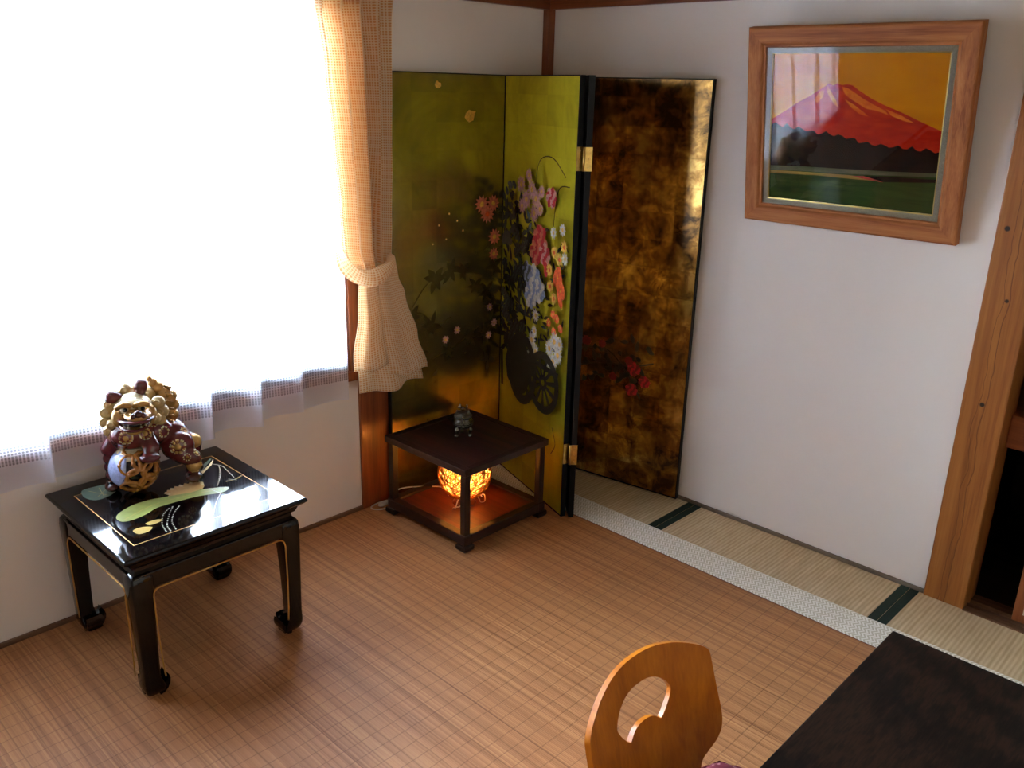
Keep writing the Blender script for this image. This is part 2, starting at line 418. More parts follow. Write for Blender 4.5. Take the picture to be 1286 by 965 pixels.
# ------------------------------------------------------------------ curtains
def sheet(name, rows, mat, parent, thick=0.0, hem_v=None):
    """rows: top to bottom lists of points; uv in metres"""
    bm = bmesh.new(); uvl = bm.loops.layers.uv.new('UVMap')
    nr, nc = len(rows), len(rows[0])
    V = [[bm.verts.new(p) for p in r] for r in rows]
    us = [0.0]; mid = rows[nr // 2]
    ref = rows[nr // 2]
    for j in range(1, nc): us.append(us[-1] + (Vector(ref[j]) - Vector(ref[j - 1])).length)
    vs = [0.0] * nr
    for i in range(nr - 2, -1, -1): vs[i] = vs[i + 1] + (Vector(rows[i][nc // 2]) - Vector(rows[i + 1][nc // 2])).length
    for i in range(nr - 1):
        for j in range(nc - 1):
            f = bm.faces.new((V[i][j], V[i + 1][j], V[i + 1][j + 1], V[i][j + 1])); f.smooth = True
            for lp, (a, b) in zip(f.loops, ((i, j), (i + 1, j), (i + 1, j + 1), (i, j + 1))): lp[uvl].uv = (us[b], vs[a])
    me = bpy.data.meshes.new(name); bm.to_mesh(me); bm.free(); me.materials.append(mat)
    o = link(name, me, parent)
    if thick:
        s = o.modifiers.new('t', 'SOLIDIFY'); s.thickness = thick; s.offset = 0
    return o

# sheer: folds that lap over one another towards the camera's right
edges = [-2.80, -2.62, -2.40, -2.125, -1.875, -1.635, -1.46, -1.285, -1.092]
ctrl = []
for k in range(len(edges) - 1):
    a, b = edges[k], edges[k + 1]; w = b - a
    amp = 0.0 if k > 5 else (.030 if k % 2 else .024)
    ctrl += [(.040, a - .018), (.036, a + .25 * w), (.050, a + .55 * w), (.058 + amp * .5, b - .035), (.062 + amp, b - .008), (.058 + amp, b + .001), (.050, b - .008)]
ctrl = ctrl[:-1]
prof = smooth_path([(x, y, 0) for x, y in ctrl], 6)
rows = []
for i in range(30):
    fz = i / 29; z = 1.912 - fz * (1.912 - .497)
    k = .35 + .65 * min(1, fz * 1.6)
    rows.append([((.0445 + (p.x - .045) * k * .8), p.y + .006 * math.sin(p.y * 40 + fz * 3) * (1 - fz), z + (.004 * math.sin(p.y * 31) if i == 29 else 0)) for p in prof])
sc_ = thing('sheer_curtain', 'white lace sheer curtain hanging across the whole bright window', 'curtain', (0, 0, 0))
sheet('net', rows, SHEER, sc_)

# gathered cream curtain, knotted on itself at mid height
tcu = thing('tied_curtain', 'cream waffle curtain gathered and knotted at the right side of the window', 'curtain', (.030, -.022, .014))
def lerp_tab(tab, z):
    for (z0, v0), (z1, v1) in zip(tab, tab[1:]):
        if z0 >= z >= z1:
            t_ = (z0 - z) / (z0 - z1); t_ = t_ * t_ * (3 - 2 * t_); return v0 + (v1 - v0) * t_
    return tab[-1][1]
LT = [(1.88, -1.185), (1.83, -1.180), (1.63, -1.156), (1.40, -1.137), (1.2, -1.120), (1.05, -1.112), (.96, -1.082)]
RT = [(1.88, -.868), (1.83, -.875), (1.63, -.878), (1.35, -.884), (1.12, -.892), (.96, -.900)]
rows = []
for i in range(46):
    z = 1.898 - (1.898 - .955) * i / 45; fz = i / 45
    a, b = lerp_tab(LT, z), lerp_tab(RT, z); r = []
    for j in range(121):
        u = j / 120
        ph = 2 * PI * 4.4 * u + .5 * math.sin(3 * fz)
        amp = .034 * (1 - .35 * fz) * (.55 + .45 * math.sin(u * PI)) + (.012 * (1 - min(1, fz * 9)))
        hd = .006 * math.sin(2 * PI * 17 * u) * max(0, 1 - fz * 8)
        x = .068 + amp * math.sin(ph) + .018 * math.sin(PI * u) * fz + hd
        # dark slot where the cloth parts above the knot
        sl = math.exp(-((u - .62) / .07) ** 2) * max(0, min(1, (1.40 - z) / .3)) * .085
        y = a + (b - a) * (u + .028 * math.sin(ph + 1.2))
        r.append((x - sl, y, z))
    rows.append(r)
sheet('upper_drape', rows, WAFFLE, tcu, .0016)
for q, dx in ((.35, -.018),):     # the gathered width behind, one more thickness of cloth
    back = []
    for r in rows[:-3]:
        a, b = r[0][1] + .075, r[-1][1] - .012
        back.append([(.068 + dx + .007 * math.sin(2 * PI * 5.3 * (j / 60) + q * 9), a + (b - a) * j / 60, r[0][2]) for j in range(61)])
    sheet('inner_drape', back, WAFFLE, tcu)
# the wrap: a roll of the cloth slung around the gather from the left and up at the right
rows = []
path = smooth_path([(.062, -1.112, 1.035), (.090, -1.108, .992), (.112, -1.075, .955), (.126, -1.020, .942), (.130, -.975, .955), (.122, -.938, .978), (.096, -.915, 1.000)], 7)
for i, p in enumerate(path):
    f = i / (len(path) - 1); d = (path[min(i + 1, len(path) - 1)] - path[max(i - 1, 0)]).normalized()
    n1 = d.cross(Vector((1, 0, 0))).normalized(); n2 = d.cross(n1); h = .016 + .014 * math.sin(PI * f) + .003 * math.sin(f * 13)
    rows.append([tuple(p + n1 * h * math.cos(a) * (1 + .12 * math.sin(3 * a + f * 9)) + n2 * .013 * math.sin(a)) for a in [2 * PI * j / 28 for j in range(29)]])
sheet('knot_wrap', rows, WAFFLE, tcu)
# flared skirt below the knot: inner layer and the outer layer with its open edge
LB = [(.99, -1.070), (.93, -1.050), (.80, -1.062), (.65, -1.085), (.585, -1.090)]
RB = [(.99, -.895), (.93, -.885), (.857, -.853), (.69, -.798), (.555, -.750), (.497, -.748)]
def skirt(z0, z1, ltab, rtab, x0, amp, folds, n=90, flare=.03):
    rows = []
    for i in range(26):
        z = z0 + (z1 - z0) * i / 25; f = i / 25
        a, b = lerp_tab(ltab, z), lerp_tab(rtab, z)
        r = []
        for j in range(n + 1):
            u = j / n; ph = 2 * PI * folds * u + .6
            r.append((x0 + flare * f * math.sin(PI * u) + amp * (.4 + .6 * f) * math.sin(ph), a + (b - a) * u, z + .010 * f * math.sin(2 * PI * u * 1.3 + 1)))
        rows.append(r)
    return rows
LBi = [(.99, -1.030), (.80, -1.030), (.60, -1.052), (.495, -1.052)]
RBi = [(.99, -.905), (.857, -.875), (.69, -.810), (.497, -.752)]
sheet('lining_skirt', skirt(.99, .500, LBi, RBi, .060, .012, 2.2, flare=.02), WAFFLE, tcu, .0016)
LBo = [(.99, -.985), (.90, -.968), (.75, -.955), (.553, -.930)]
RBo = [(.99, -.893), (.93, -.883), (.857, -.852), (.69, -.797), (.56, -.752), (.51, -.748)]
sheet('front_skirt', skirt(.985, .553, LBo, RBo, .088, .010, 1.2, flare=.03), WAFFLE, tcu, .0016)
LBm = [(.99, -1.055), (.93, -1.050), (.80, -1.058), (.645, -1.085)]
RBm = [(.99, -.975), (.90, -.955), (.75, -.935), (.60, -.915)]
sheet('side_skirt', skirt(.985, .595, LBm, RBm, .080, .009, 1.5, flare=.016), WAFFLE, tcu, .0016)

# ------------------------------------------------------------------ folding screen
def gold_leaf(name, dark, mid, lite, scale, seam, rough=.24, thr=(.36, .52, .68), detail=7):
    t = NT(name); tc = t.n('ShaderNodeTexCoord'); o = t.sep(tc.outputs['Object'])
    v = t.coord('Object'); a = t.noise(v, scale, detail, .68, .5)
    v2 = t.coord('Object', (1.0, 1.0, .35)); b = t.noise(v2, scale * .55, 3, .5)
    # each beaten leaf a little different, seams between leaves
    lx = t.math('FLOOR', t.math('MULTIPLY', o[0], 1 / .115)); lz = t.math('FLOOR', t.math('MULTIPLY', o[2], 1 / .105))
    cb = t.n('ShaderNodeCombineXYZ'); t.l(lx, cb.inputs[0]); t.l(lz, cb.inputs[1])
    wn = t.n('ShaderNodeTexWhiteNoise', noise_dimensions='3D'); t.l(cb.outputs[0], wn.inputs['Vector'])
    fx = t.math('ABSOLUTE', t.math('SUBTRACT', t.math('FRACT', t.math('MULTIPLY', o[0], 1 / .115)), .5))
    fz = t.math('ABSOLUTE', t.math('SUBTRACT', t.math('FRACT', t.math('MULTIPLY', o[2], 1 / .105)), .5))
    sm = t.math('GREATER_THAN', t.math('MAXIMUM', fx, fz), .475)
    f = t.math('ADD', t.math('ADD', t.math('MULTIPLY', a, .62), t.math('MULTIPLY', b, .38)), t.math('MULTIPLY', t.math('SUBTRACT', wn.outputs['Value'], .5), .10))
    col = t.ramp(f, [(thr[0], dark), (thr[1], mid), (thr[2], lite)])
    col = t.mix(t.math('MULTIPLY', sm, seam), col, dark)
    fine = t.noise(v, 140, 2)
    r = t.math('ADD', rough, t.math('MULTIPLY', t.math('SUBTRACT', 1.0, f), .12))
    t.bsdf(col, r, .85, .5, .25, t.bump(fine, .06, .001), .12); return t.m
GOLD_A = gold_leaf('olive_gold_leaf', C(98, 88, 44), C(138, 124, 66), C(176, 160, 90), 3.4, .12, .20)
GOLD_B = gold_leaf('bright_gold_leaf', C(182, 170, 40), C(222, 214, 54), C(240, 232, 74), 3.0, .10, .32)
GOLD_D = gold_leaf('mottled_tarnished_gold_leaf', C(70, 48, 22), C(168, 122, 54), C(252, 212, 116), 15.0, .22, .13, (.40, .52, .66))
def paint(name, c, r=.55): return plain(name, c, r, vary=.18, vscale=90)
P_CORAL, P_WHITE, P_RED, P_BLUE = paint('coral_paint', C(206, 112, 78)), paint('white_paint', C(204, 198, 180)), paint('crimson_paint', C(188, 36, 38)), paint('pale_blue_paint', C(140, 150, 178))
P_LEAF, P_DARK, P_ORANGE, P_YEL = plain('dark_leaf_paint', C(40, 44, 26), .45, .3), plain('dark_brown_paint', C(54, 46, 34), .45, .3), paint('orange_paint', C(222, 92, 34)), paint('yellow_paint', C(228, 178, 70))
P_GREY, P_LINE, P_PINK, P_DRED = paint('blue_grey_leaf_paint', C(78, 84, 78)), plain('brown_line_paint', C(72, 60, 30), .4, .6), paint('pink_paint', C(206, 150, 136)), paint('dull_red_paint', C(120, 26, 16))
SMATS = [None, SCREENBLACK, P_CORAL, P_WHITE, P_RED, P_BLUE, P_LEAF, P_DARK, P_ORANGE, P_YEL, P_GREY, P_LINE, P_PINK, P_DRED, plain('faded_leaf_paint', C(106, 93, 47), .3, .85)]
CORAL, WHITE, RED, BLUE, LEAF, DARK, ORANGE, YEL, GREY, LINE, PINK, DRED, FAINT = range(2, 15)

class Art:
    """painting laid on the front face (local y = 0) of one panel"""
    def __init__(s, bm): s.bm = bm; s.y = -.0003
    def up(s): s.y -= .000012
    def blob(s, u, z, ru, rz, mi, a=0, n=10, j=.12):
        s.up(); ca, sa = math.cos(a), math.sin(a); pts = []
        for k in range(n):
            q = 2 * PI * k / n; w = 1 + random.uniform(-j, j)
            x, y = ru * w * math.cos(q), rz * w * math.sin(q)
            pts.append((u + x * ca - y * sa, s.y, z + x * sa + y * ca))
        poly(s.bm, pts, mi)
    def leaf(s, u, z, ln, wd, a, mi):
        s.up(); pts = []
        for x, w in ((0, 0), (.2, .8), (.45, 1), (.75, .6), (1, 0), (.75, -.6), (.45, -1), (.2, -.8)):
            X, Y = x * ln, w * wd / 2; pts.append((u + X * math.cos(a) - Y * math.sin(a), s.y, z + X * math.sin(a) + Y * math.cos(a)))
        poly(s.bm, pts, mi)
    def flower(s, u, z, r, n, mi, ci, wid=.75):
        a0 = random.uniform(0, 2)
        for k in range(n):
            a = a0 + 2 * PI * k / n
            s.leaf(u + .15 * r * math.cos(a), z + .15 * r * math.sin(a), r * .88, wid * r * 2 * PI / n * .9, a, mi)
        s.blob(u, z, r * .3, r * .3, ci)
    def peony(s, u, z, r, mi, mi2):
        for k in range(9):
            a = 2 * PI * k / 9 + random.uniform(-.2, .2); s.blob(u + .6 * r * math.cos(a), z + .6 * r * math.sin(a), .42 * r, .34 * r, mi if k % 2 else mi2, a)
        for k in range(5):
            a = 2 * PI * k / 5; s.blob(u + .28 * r * math.cos(a), z + .28 * r * math.sin(a), .28 * r, .24 * r, mi2 if k % 2 else mi, a)
        s.blob(u, z, .18 * r, .18 * r, mi2)
    def stem(s, pts, w, mi):
        s.up(); P = smooth_path([(a, 0, b) for a, b in pts], 6); L, R = [], []
        for i, p in enumerate(P):
            d = P[min(i + 1, len(P) - 1)] - P[max(i - 1, 0)]; d.normalize(); n_ = Vector((-d.z, 0, d.x)) * w / 2
            L.append((p.x + n_.x, s.y, p.z + n_.z)); R.append((p.x - n_.x, s.y, p.z - n_.z))
        for i in range(len(P) - 1): poly(s.bm, [L[i], L[i + 1], R[i + 1], R[i]], mi)
    def wheel(s, u, z, r, mi, squash=1.0):
        n = 32
        for (ra, rb) in ((r, r * .74), (r * .26, r * .1)):
            s.up()
            for k in range(n):
                a, b = 2 * PI * k / n, 2 * PI * (k + 1) / n
                poly(s.bm, [(u + q * math.cos(w) * squash, s.y, z + q * math.sin(w)) for q, w in ((ra, a), (ra, b), (rb, b), (rb, a))], mi)
        for k in range(11):
            a = 2 * PI * k / 11 + .2; c, d = math.cos(a), math.sin(a); h = r * .05
            s.up(); poly(s.bm, [(u + (q * c - e * d) * squash, s.y, z + q * d + e * c) for q, e in ((r * .24, -h), (r * .76, -h * 1.7), (r * .76, h * 1.7), (r * .24, h))], mi)

fs = thing('folding_screen', 'four panel gold leaf folding screen painted with flowers standing in the corner', 'folding screen', (.40, -.30, 0))
HS, TH = 1.642, .020
def panel(A, Bp, gold, art=None, width=None):
    A, Bp = Vector((*A, 0)), Vector((*Bp, 0)); d = Bp - A; W = width or d.length
    bm = bmesh.new(); fs_ = box(bm, 0, W, 0, TH, .0056, HS, 1)
    # gold front with a narrow black rim
    rim = .004
    poly(bm, [(rim, -.0001, .012), (W - rim, -.0001, .012), (W - rim, -.0001, HS - rim), (rim, -.0001, HS - rim)], 0)
    if art: art(Art(bm), W)
    me = bpy.data.meshes.new('panel'); bm.normal_update(); bm.to_mesh(me); bm.free()
    for m_ in [gold] + SMATS[1:]: me.materials.append(m_)
    o = link('panel', me, fs); o.location = A - fs.location; o.location.z = 0
    o.rotation_euler = (0, 0, math.atan2(d.y, d.x)); return o
def art1(a, W):
    for u, z in ((.275, 1.033), (.24, 1.09), (.33, 1.10), (.21, 1.02), (.36, 1.06), (.29, 1.13)): a.blob(u, z, .004, .004, YEL)
    a.blob(.391, 1.492, .026, .018, YEL, .5, 9, .4); a.blob(.239, 1.60, .012, .014, YEL, .5, 9, .4)
    # bush clover stems and dark leaves
    a.stem([(.06, .70), (.12, .80), (.2, .88), (.33, .90), (.46, .87)], .004, FAINT); a.stem([(.1, .52), (.2, .56), (.33, .60), (.45, .66)], .004, FAINT)
    a.stem([(.02, .72), (.14, .76), (.22, .70), (.3, .72)], .004, FAINT)
    for cu, cz, r in ((.22, .885, .075), (.30, .905, .06), (.10, .745, .065), (.20, .70, .06), (.36, .90, .05), (.43, .83, .05), (.15, .60, .04), (.28, .58, .04), (.4, .62, .05)):
        for k in range(6): a.leaf(cu, cz, r * random.uniform(.7, 1.1), r * .38, k * PI / 3 + random.uniform(-.3, .3), FAINT)
    for cu, cz in ((.49, .80), (.52, .72), (.48, .62), (.53, .90), (.50, .50)):
        for k in range(5): a.leaf(cu, cz, .05, .02, k * 1.26 + random.random(), FAINT)
    a.flower(.455, 1.155, .036, 11, CORAL, YEL); a.flower(.485, 1.115, .038, 12, CORAL, ORANGE); a.flower(.515, 1.155, .034, 11, CORAL, YEL)
    a.flower(.525, 1.02, .034, 11, CORAL, YEL); a.flower(.523, .95, .028, 10, CORAL, YEL)
    for u, z in ((.505, .73), (.50, .61), (.53, .66), (.27, .63), (.33, .66)): a.flower(u, z, .018, 8, PINK, YEL)
def art2(a, W):
    a.stem([(.27, 1.22), (.30, 1.34), (.40, 1.36), (.50, 1.30)], .004, LINE); a.stem([(.42, 1.10), (.45, 1.25), (.53, 1.27)], .004, LINE)
    for k in range(230):      # dark mass of leaves in the cart
        u = random.uniform(.02, .34) * random.uniform(.75, 1); z = random.uniform(.56, 1.17)
        if u > .30 and z > 1.05: continue
        a.leaf(u, z, random.uniform(.04, .075), .02, random.uniform(0, 6.3), random.choice((LEAF, DARK, GREY, LEAF, DARK)))
    for k in range(36): a.peony(random.uniform(.03, .24), random.uniform(.62, 1.05), random.uniform(.016, .028), GREY, DARK)
    for k in range(60):
        u = random.uniform(.30, .54); z = random.uniform(.64, 1.12); a.leaf(u, z, random.uniform(.03, .055), .014, random.uniform(0, 6.3), random.choice((LEAF, LINE)))
    for k in range(26): a.blob(random.uniform(.03, .12), random.uniform(1.0, 1.25), .012, .02, GREY, random.random() * 3)
    for u, z, r in ((.176, 1.245, .036), (.265, 1.235, .036), (.222, 1.195, .040), (.30, 1.205, .038), (.29, 1.15, .036), (.19, 1.165, .032), (.24, 1.285, .028), (.335, 1.17, .030), (.345, 1.235, .026)): a.flower(u, z, r, 12, PINK, YEL)
    a.peony(.42, 1.222, .040, PINK, RED)
    a.peony(.345, 1.055, .060, RED, CORAL); a.peony(.315, 1.005, .050, CORAL, RED); a.peony(.385, 1.01, .045, RED, PINK); a.blob(.40, .955, .015, .03, RED)
    a.peony(.30, .90, .062, BLUE, WHITE); a.peony(.35, .865, .050, WHITE, BLUE); a.peony(.285, .83, .052, BLUE, WHITE); a.peony(.245, .92, .04, GREY, BLUE)
    for u, z in ((.505, .955), (.50, .91), (.515, .865), (.475, .94), (.53, .90)): a.blob(u, z, .016, .034, ORANGE, random.uniform(-.5, .5))
    for u, z in ((.50, 1.01), (.53, 1.06), (.46, 1.03), (.44, .90), (.47, .86), (.43, .96)): a.flower(u, z, .026, 9, YEL, ORANGE)
    for u, z in ((.515, 1.12), (.45, 1.10), (.54, 1.02)): a.flower(u, z, .024, 9, WHITE, YEL)
    for u, z in ((.47, .80), (.50, .79), (.44, .76), (.53, .76), (.48, .735)): a.flower(u, z, .020, 7, ORANGE, YEL)
    for u, z, r in ((.335, .765, .028), (.31, .66, .036), (.345, .62, .036), (.30, .60, .03), (.33, .70, .026)): a.flower(u, z, r, 11, WHITE, YEL, .6)
    for u, z, r in ((.49, .70, .038), (.455, .665, .036), (.52, .655, .038), (.485, .62, .038), (.53, .70, .03), (.45, .61, .026)): a.flower(u, z, r, 13, WHITE, YEL, .6)
    a.wheel(.235, .52, .150, DARK, .85); a.blob(.20, .52, .11, .12, DARK, 0, 20, .05); a.wheel(.415, .515, .125, DARK, 1.0)
    a.stem([(.08, .60), (.2, .585), (.35, .58), (.53, .575)], .022, DARK); a.stem([(.05, .55), (.06, .40)], .02, DARK); a.stem([(.5, .36), (.53, .30), (.5, .25)], .004, LINE)
def art4(a, W):
    a.stem([(.06, .56), (.2, .58), (.30, .50), (.37, .40)], .007, DARK); a.stem([(.05, .48), (.18, .52), (.32, .53), (.42, .56)], .006, DARK)
    for k in range(46):
        u = random.uniform(.05, .40); z = .53 + random.uniform(-.10, .10); a.leaf(u, z, random.uniform(.025, .05), .02, random.uniform(0, 6.3), random.choice((DARK, LEAF, DARK)))
    for u, z, r in ((.105, .60, .022), (.335, .52, .030), (.385, .475, .026), (.33, .43, .028), (.31, .55, .02), (.18, .60, .018), (.24, .47, .018)): a.peony(u, z, r, DRED, RED if r > .025 else DRED)
L1, FB, FR, FR3, G4, R4 = (.034, -.880), (.064, -.310), (.594, -.497), (.638, -.467), (.262, -.116), (.823, -.036)
p1 = panel(L1, FB, GOLD_A, art1); p2 = panel(FB, FR, GOLD_B, art2, .568)
p3 = panel(FR3, G4, GOLD_D, None); p4 = panel(G4, R4, GOLD_D, art4, .568)
for z in (1.330, .232):     # brass hinge leaves across the two front edges
    bm = bmesh.new()
    w = .568
    box(bm, w, w + .003, -.002, TH + .004, z, z + .080); box(bm, w - .03, w + .002, TH - .001, TH + .003, z, z + .08)
    for dz in (.012, .04, .068): sphere(bm, (w + .0035, TH * .5, z + dz), .0032, 8, 6)
    h_ = obj('hinge', bm, BRASS, p2); h_['label'] = 'gilt brass hinge plate'
    bm = bmesh.new(); box(bm, -.003, 0, -.002, TH + .004, z, z + .080)
    for dz in (.012, .04, .068): sphere(bm, (-.0035, TH * .5, z + dz), .0032, 8, 6)
    tube(bm, [(-.002, TH + .006, z), (-.002, TH + .006, z + .08)], .0045)
    obj('hinge', bm, BRASS, p3)['label'] = 'gilt brass hinge plate'

# ------------------------------------------------------------------ picture
FRAMEWOOD = wood('picture_frame_wood', C(128, 70, 34), C(166, 102, 56), C(186, 124, 72), 'X', 1.6, .6, 0, .25)
FRAMEWOOD_Z = wood('picture_frame_wood_upright', C(128, 70, 34), C(166, 102, 56), C(186, 124, 72), 'Z', 1.6, .6, 0, .25)
PW, PH = .716, .634
pf = thing('framed_picture', 'wooden framed painting of a red mountain under a yellow sky on the wall', 'picture', (.999, -.0215, 1.176))
tilt = math.atan2(.10, .62)
# local axes: X along the wall, Z up the picture, -Y out of it; the frame leans forward at the top
RX = Matrix.Rotation(tilt, 4, 'X')
def fobj(name, bm, mats, **k):
    bmesh.ops.transform(bm, matrix=RX, verts=bm.verts); return obj(name, bm, mats, pf, **k)
pr = [(0, .016), (0, -.012), (.003, -.019), (.008, -.021), (.046, -.019), (.050, -.017), (.055, -.011), (.061, -.011), (.064, -.004), (.064, .016)]   # (inset, y)
for side in range(4):
    bm = bmesh.new(); rings = []
    for e in (0, 1):
        r = []
        for ins, y in pr:
            a = ins if e == 0 else (PW if side % 2 == 0 else PH) - ins
            if side == 0: p = (a, y, ins)
            elif side == 2: p = (a, y, PH - ins)
            elif side == 1: p = (PW - ins, y, a)
            else: p = (ins, y, a)
            r.append(p)
        rings.append(r)
    ring_loft(bm, rings)
    for f in bm.faces: f.smooth = False
    fobj('frame_rail', bm, FRAMEWOOD if side % 2 == 0 else FRAMEWOOD_Z)
LINER = plain('grey_linen_liner', C(168, 160, 138), .8, vscale=300); GILT = plain('gilt_slip', C(214, 186, 110), .3, .8)
bm = bmesh.new()
def rect_ring(bm, i0, i1, y0, y1, mi=0):
    a = [(i0, i0), (PW - i0, i0), (PW - i0, PH - i0), (i0, PH - i0)]; b = [(i1, i1), (PW - i1, i1), (PW - i1, PH - i1), (i1, PH - i1)]
    for k in range(4):
        p, q, r, s = a[k], a[(k + 1) % 4], b[(k + 1) % 4], b[k]
        poly(bm, [(p[0], y0, p[1]), (q[0], y0, q[1]), (r[0], y1, r[1]), (s[0], y1, s[1])], mi)
rect_ring(bm, .062, .080, -.004, -.001); rect_ring(bm, .062, .062001, -.004, .012); fobj('liner', bm, LINER)
bm = bmesh.new(); rect_ring(bm, .080, .0835, -.0015, -.0005); rect_ring(bm, .0835, .0838, -.0005, .004); fobj('gilt_slip', bm, GILT)['label'] = 'thin gilt slip edge'
# painting: layered areas on one board
t = NT('picture_glass')
tp = t.n('ShaderNodeBsdfTransparent'); gl = t.n('ShaderNodeBsdfGlossy'); gl.inputs['Roughness'].default_value = 0.015
fr = t.n('ShaderNodeFresnel'); fr.inputs[0].default_value = 1.36
m = t.n('ShaderNodeMixShader'); t.l(fr.outputs[0], m.inputs[0]); t.l(tp.outputs[0], m.inputs[1]); t.l(gl.outputs[0], m.inputs[2])
t.l(m.outputs[0], t.out.inputs[0]); PGLASS = t.m
def streak(name, a, b, sc, rot=0, m=None):
    t = NT(name); v = t.coord('Object', sc, (0, rot, 0)); n = t.noise(v, 1, 5, .65, .6)
    t.bsdf(t.ramp(n, [(.35, a), (.65, b)] if m is None else [(.3, a), (.5, m), (.7, b)]), .7, 0, .1); return t.m
AM = [streak('sky_paint', C(232, 138, 0), C(248, 160, 4), (3, 3, 9)), streak('mountain_paint', C(176, 24, 8), C(226, 62, 18), (9, 9, 26), -.6, C(206, 38, 12)),
      streak('ridge_paint', C(232, 84, 18), C(250, 140, 40), (16, 16, 40), -.6), streak('forest_paint', C(14, 10, 12), C(46, 26, 22), (20, 20, 20)),
      streak('field_paint', C(44, 66, 30), C(70, 92, 40), (3, 3, 40)), streak('water_paint', C(86, 96, 74), C(120, 118, 86), (4, 4, 60)),
      streak('shore_paint', C(150, 116, 50), C(178, 150, 72), (8, 8, 80)), paint('red_bank_paint', C(196, 50, 22)), paint('tree_paint', C(16, 22, 14))]
bm = bmesh.new(); i0 = .083
box(bm, i0, PW - i0, .004, .010, i0, PH - i0, 0)
def ap(pts, mi, lay): poly(bm, [(x, .004 - .00012 * lay, z) for x, z in pts], mi)
xl, xr, zb, zt = i0, PW - i0, i0, PH - i0
ap([(xl, zb), (xr, zb), (xr, .215), (xl, .205)], 4, 1)
ap([(xl, .345), (.125, .370), (.168, .398), (.21, .42), (.246, .443), (.262, .452), (.275, .461), (.29, .456), (.302, .462), (.318, .457), (.335, .460), (.352, .457), (.372, .443), (.395, .430), (.418, .417), (.46, .399), (.51, .381), (.57, .356), (xr, .331), (xr, .20), (xl, .20)], 1, 2)
for q in ([(.272, .455), (.285, .435), (.300, .415), (.31, .39), (.295, .40), (.28, .42), (.268, .44)], [(.318, .452), (.336, .449), (.358, .437), (.385, .420), (.42, .402), (.46, .385), (.47, .372), (.43, .385), (.40, .388), (.37, .405), (.345, .418), (.328, .432)],
          [(.33, .415), (.36, .40), (.39, .380), (.41, .365), (.38, .372), (.35, .392)], [(.46, .39), (.51, .372), (.55, .352), (.52, .356), (.48, .37)], [(.245, .437), (.262, .443), (.258, .42), (.24, .40), (.23, .41)]): ap(q, 2, 3)
top = [(xl, .327)] + [(xl + (xr - xl) * k / 40, .333 - .056 * min(1, (k / 40) * 1.35) + .006 * math.sin(k * 1.9) + random.uniform(-.004, .004)) for k in range(1, 40)] + [(xr, .272)]
ap(top + [(xr, .205), (xl, .190)], 3, 4)
ap([(xl, .192), (.2, .197), (.33, .199), (.5, .203), (xr, .208), (xr, .196), (.4, .186), (xl, .178)], 5, 5)
ap([(xl, .176), (.2, .179), (.36, .181), (.47, .176), (.50, .170), (.4, .169), (.25, .171), (xl, .166)], 6, 6)
ap([(.385, .179), (.44, .184), (.50, .187), (.60, .188), (xr, .190), (xr, .180), (.55, .174), (.47, .168), (.44, .172)], 3, 7); ap([(.372, .178), (.41, .182), (.46, .172), (.475, .167), (.44, .170)], 7, 8)
for (u, z, r) in ((.178, .207, .010), (.168, .203, .007), (.155, .200, .006), (.185, .203, .008), (.148, .199, .004)):
    ap([(u + r * math.cos(2 * PI * k / 9), z + r * .8 * math.sin(2 * PI * k / 9)) for k in range(9)], 8, 9)
fobj('painting', bm, AM)
bm = B(.064, PW - .064, -.0075, -.0055, .064, PH - .064); fobj('glass_pane', bm, PGLASS)
fobj('backing_board', B(.012, PW - .012, .011, .016, .012, PH - .012), plain('backing_card', C(120, 96, 66), .8))
# ------------------------------------------------------------------ black lacquer table
lt = thing('lacquer_table', 'low black lacquer table with curled feet and lotus inlay by the window', 'table', (.302, -1.880, .0055))
def sq(h, z): return [(-h, -h, z), (h, -h, z), (h, h, z), (-h, h, z)]
def sq_loft(prof):
    bm = bmesh.new(); ring_loft(bm, [sq(h, z) for h, z in prof])
    for f in bm.faces: f.smooth = False
    return bm
INL = [BLACK, GOLDLINE, plain('pale_green_inlay', C(150, 158, 84), .3, 0, .4), plain('lotus_petal_inlay', C(222, 180, 112), .3, 0, .4), plain('grey_green_inlay', C(82, 98, 82), .3, 0, .4),
       plain('seed_bead_inlay', C(190, 184, 160), .3, 0, .4), plain('ochre_leaf_inlay', C(196, 168, 92), .3, 0, .4), plain('lotus_cream_inlay', C(236, 214, 160), .3, 0, .4)]
ZT = .447
bm = sq_loft([(.240, ZT - .044), (.243, ZT - .038), (.247, ZT - .028), (.258, ZT - .020), (.266, ZT - .013), (.268, ZT - .008), (.266, ZT - .003), (.263, ZT)])
def inl(pts, mi, k): poly(bm, [(x, y, ZT + .0003 + k * .00004) for x, y in pts], mi)
def inl_line(pts, w, mi, k, n=6):
    P = smooth_path([(a, b, 0) for a, b in pts], n) if n > 1 else [Vector((a, b, 0)) for a, b in pts]
    for i in range(len(P) - 1):
        d = P[i + 1] - P[i]
        if d.length < 1e-6: continue
        d.normalize(); q = Vector((-d.y, d.x, 0)) * w / 2; d = d * w * .3
        inl([((P[i] - d) + q)[:2], ((P[i + 1] + d) + q)[:2], ((P[i + 1] + d) - q)[:2], ((P[i] - d) - q)[:2]], mi, k)
inl_line([(-.195, -.212), (.200, -.212), (.200, .212), (-.195, .212), (-.195, -.212)], .0024, 1, 1, 1)
BIG = [(.020, -.182), (-.005, -.163), (-.025, -.119), (-.027, -.070), (-.014, -.027), (-.002, .025), (.018, .088), (.050, .138), (.070, .107), (.047, .046), (.038, -.013), (.036, -.074), (.053, -.112), (.061, -.157), (.050, -.181)]
inl([p[:2] for p in smooth_path([(a, b, 0) for a, b in BIG], 4, True)], 2, 2)
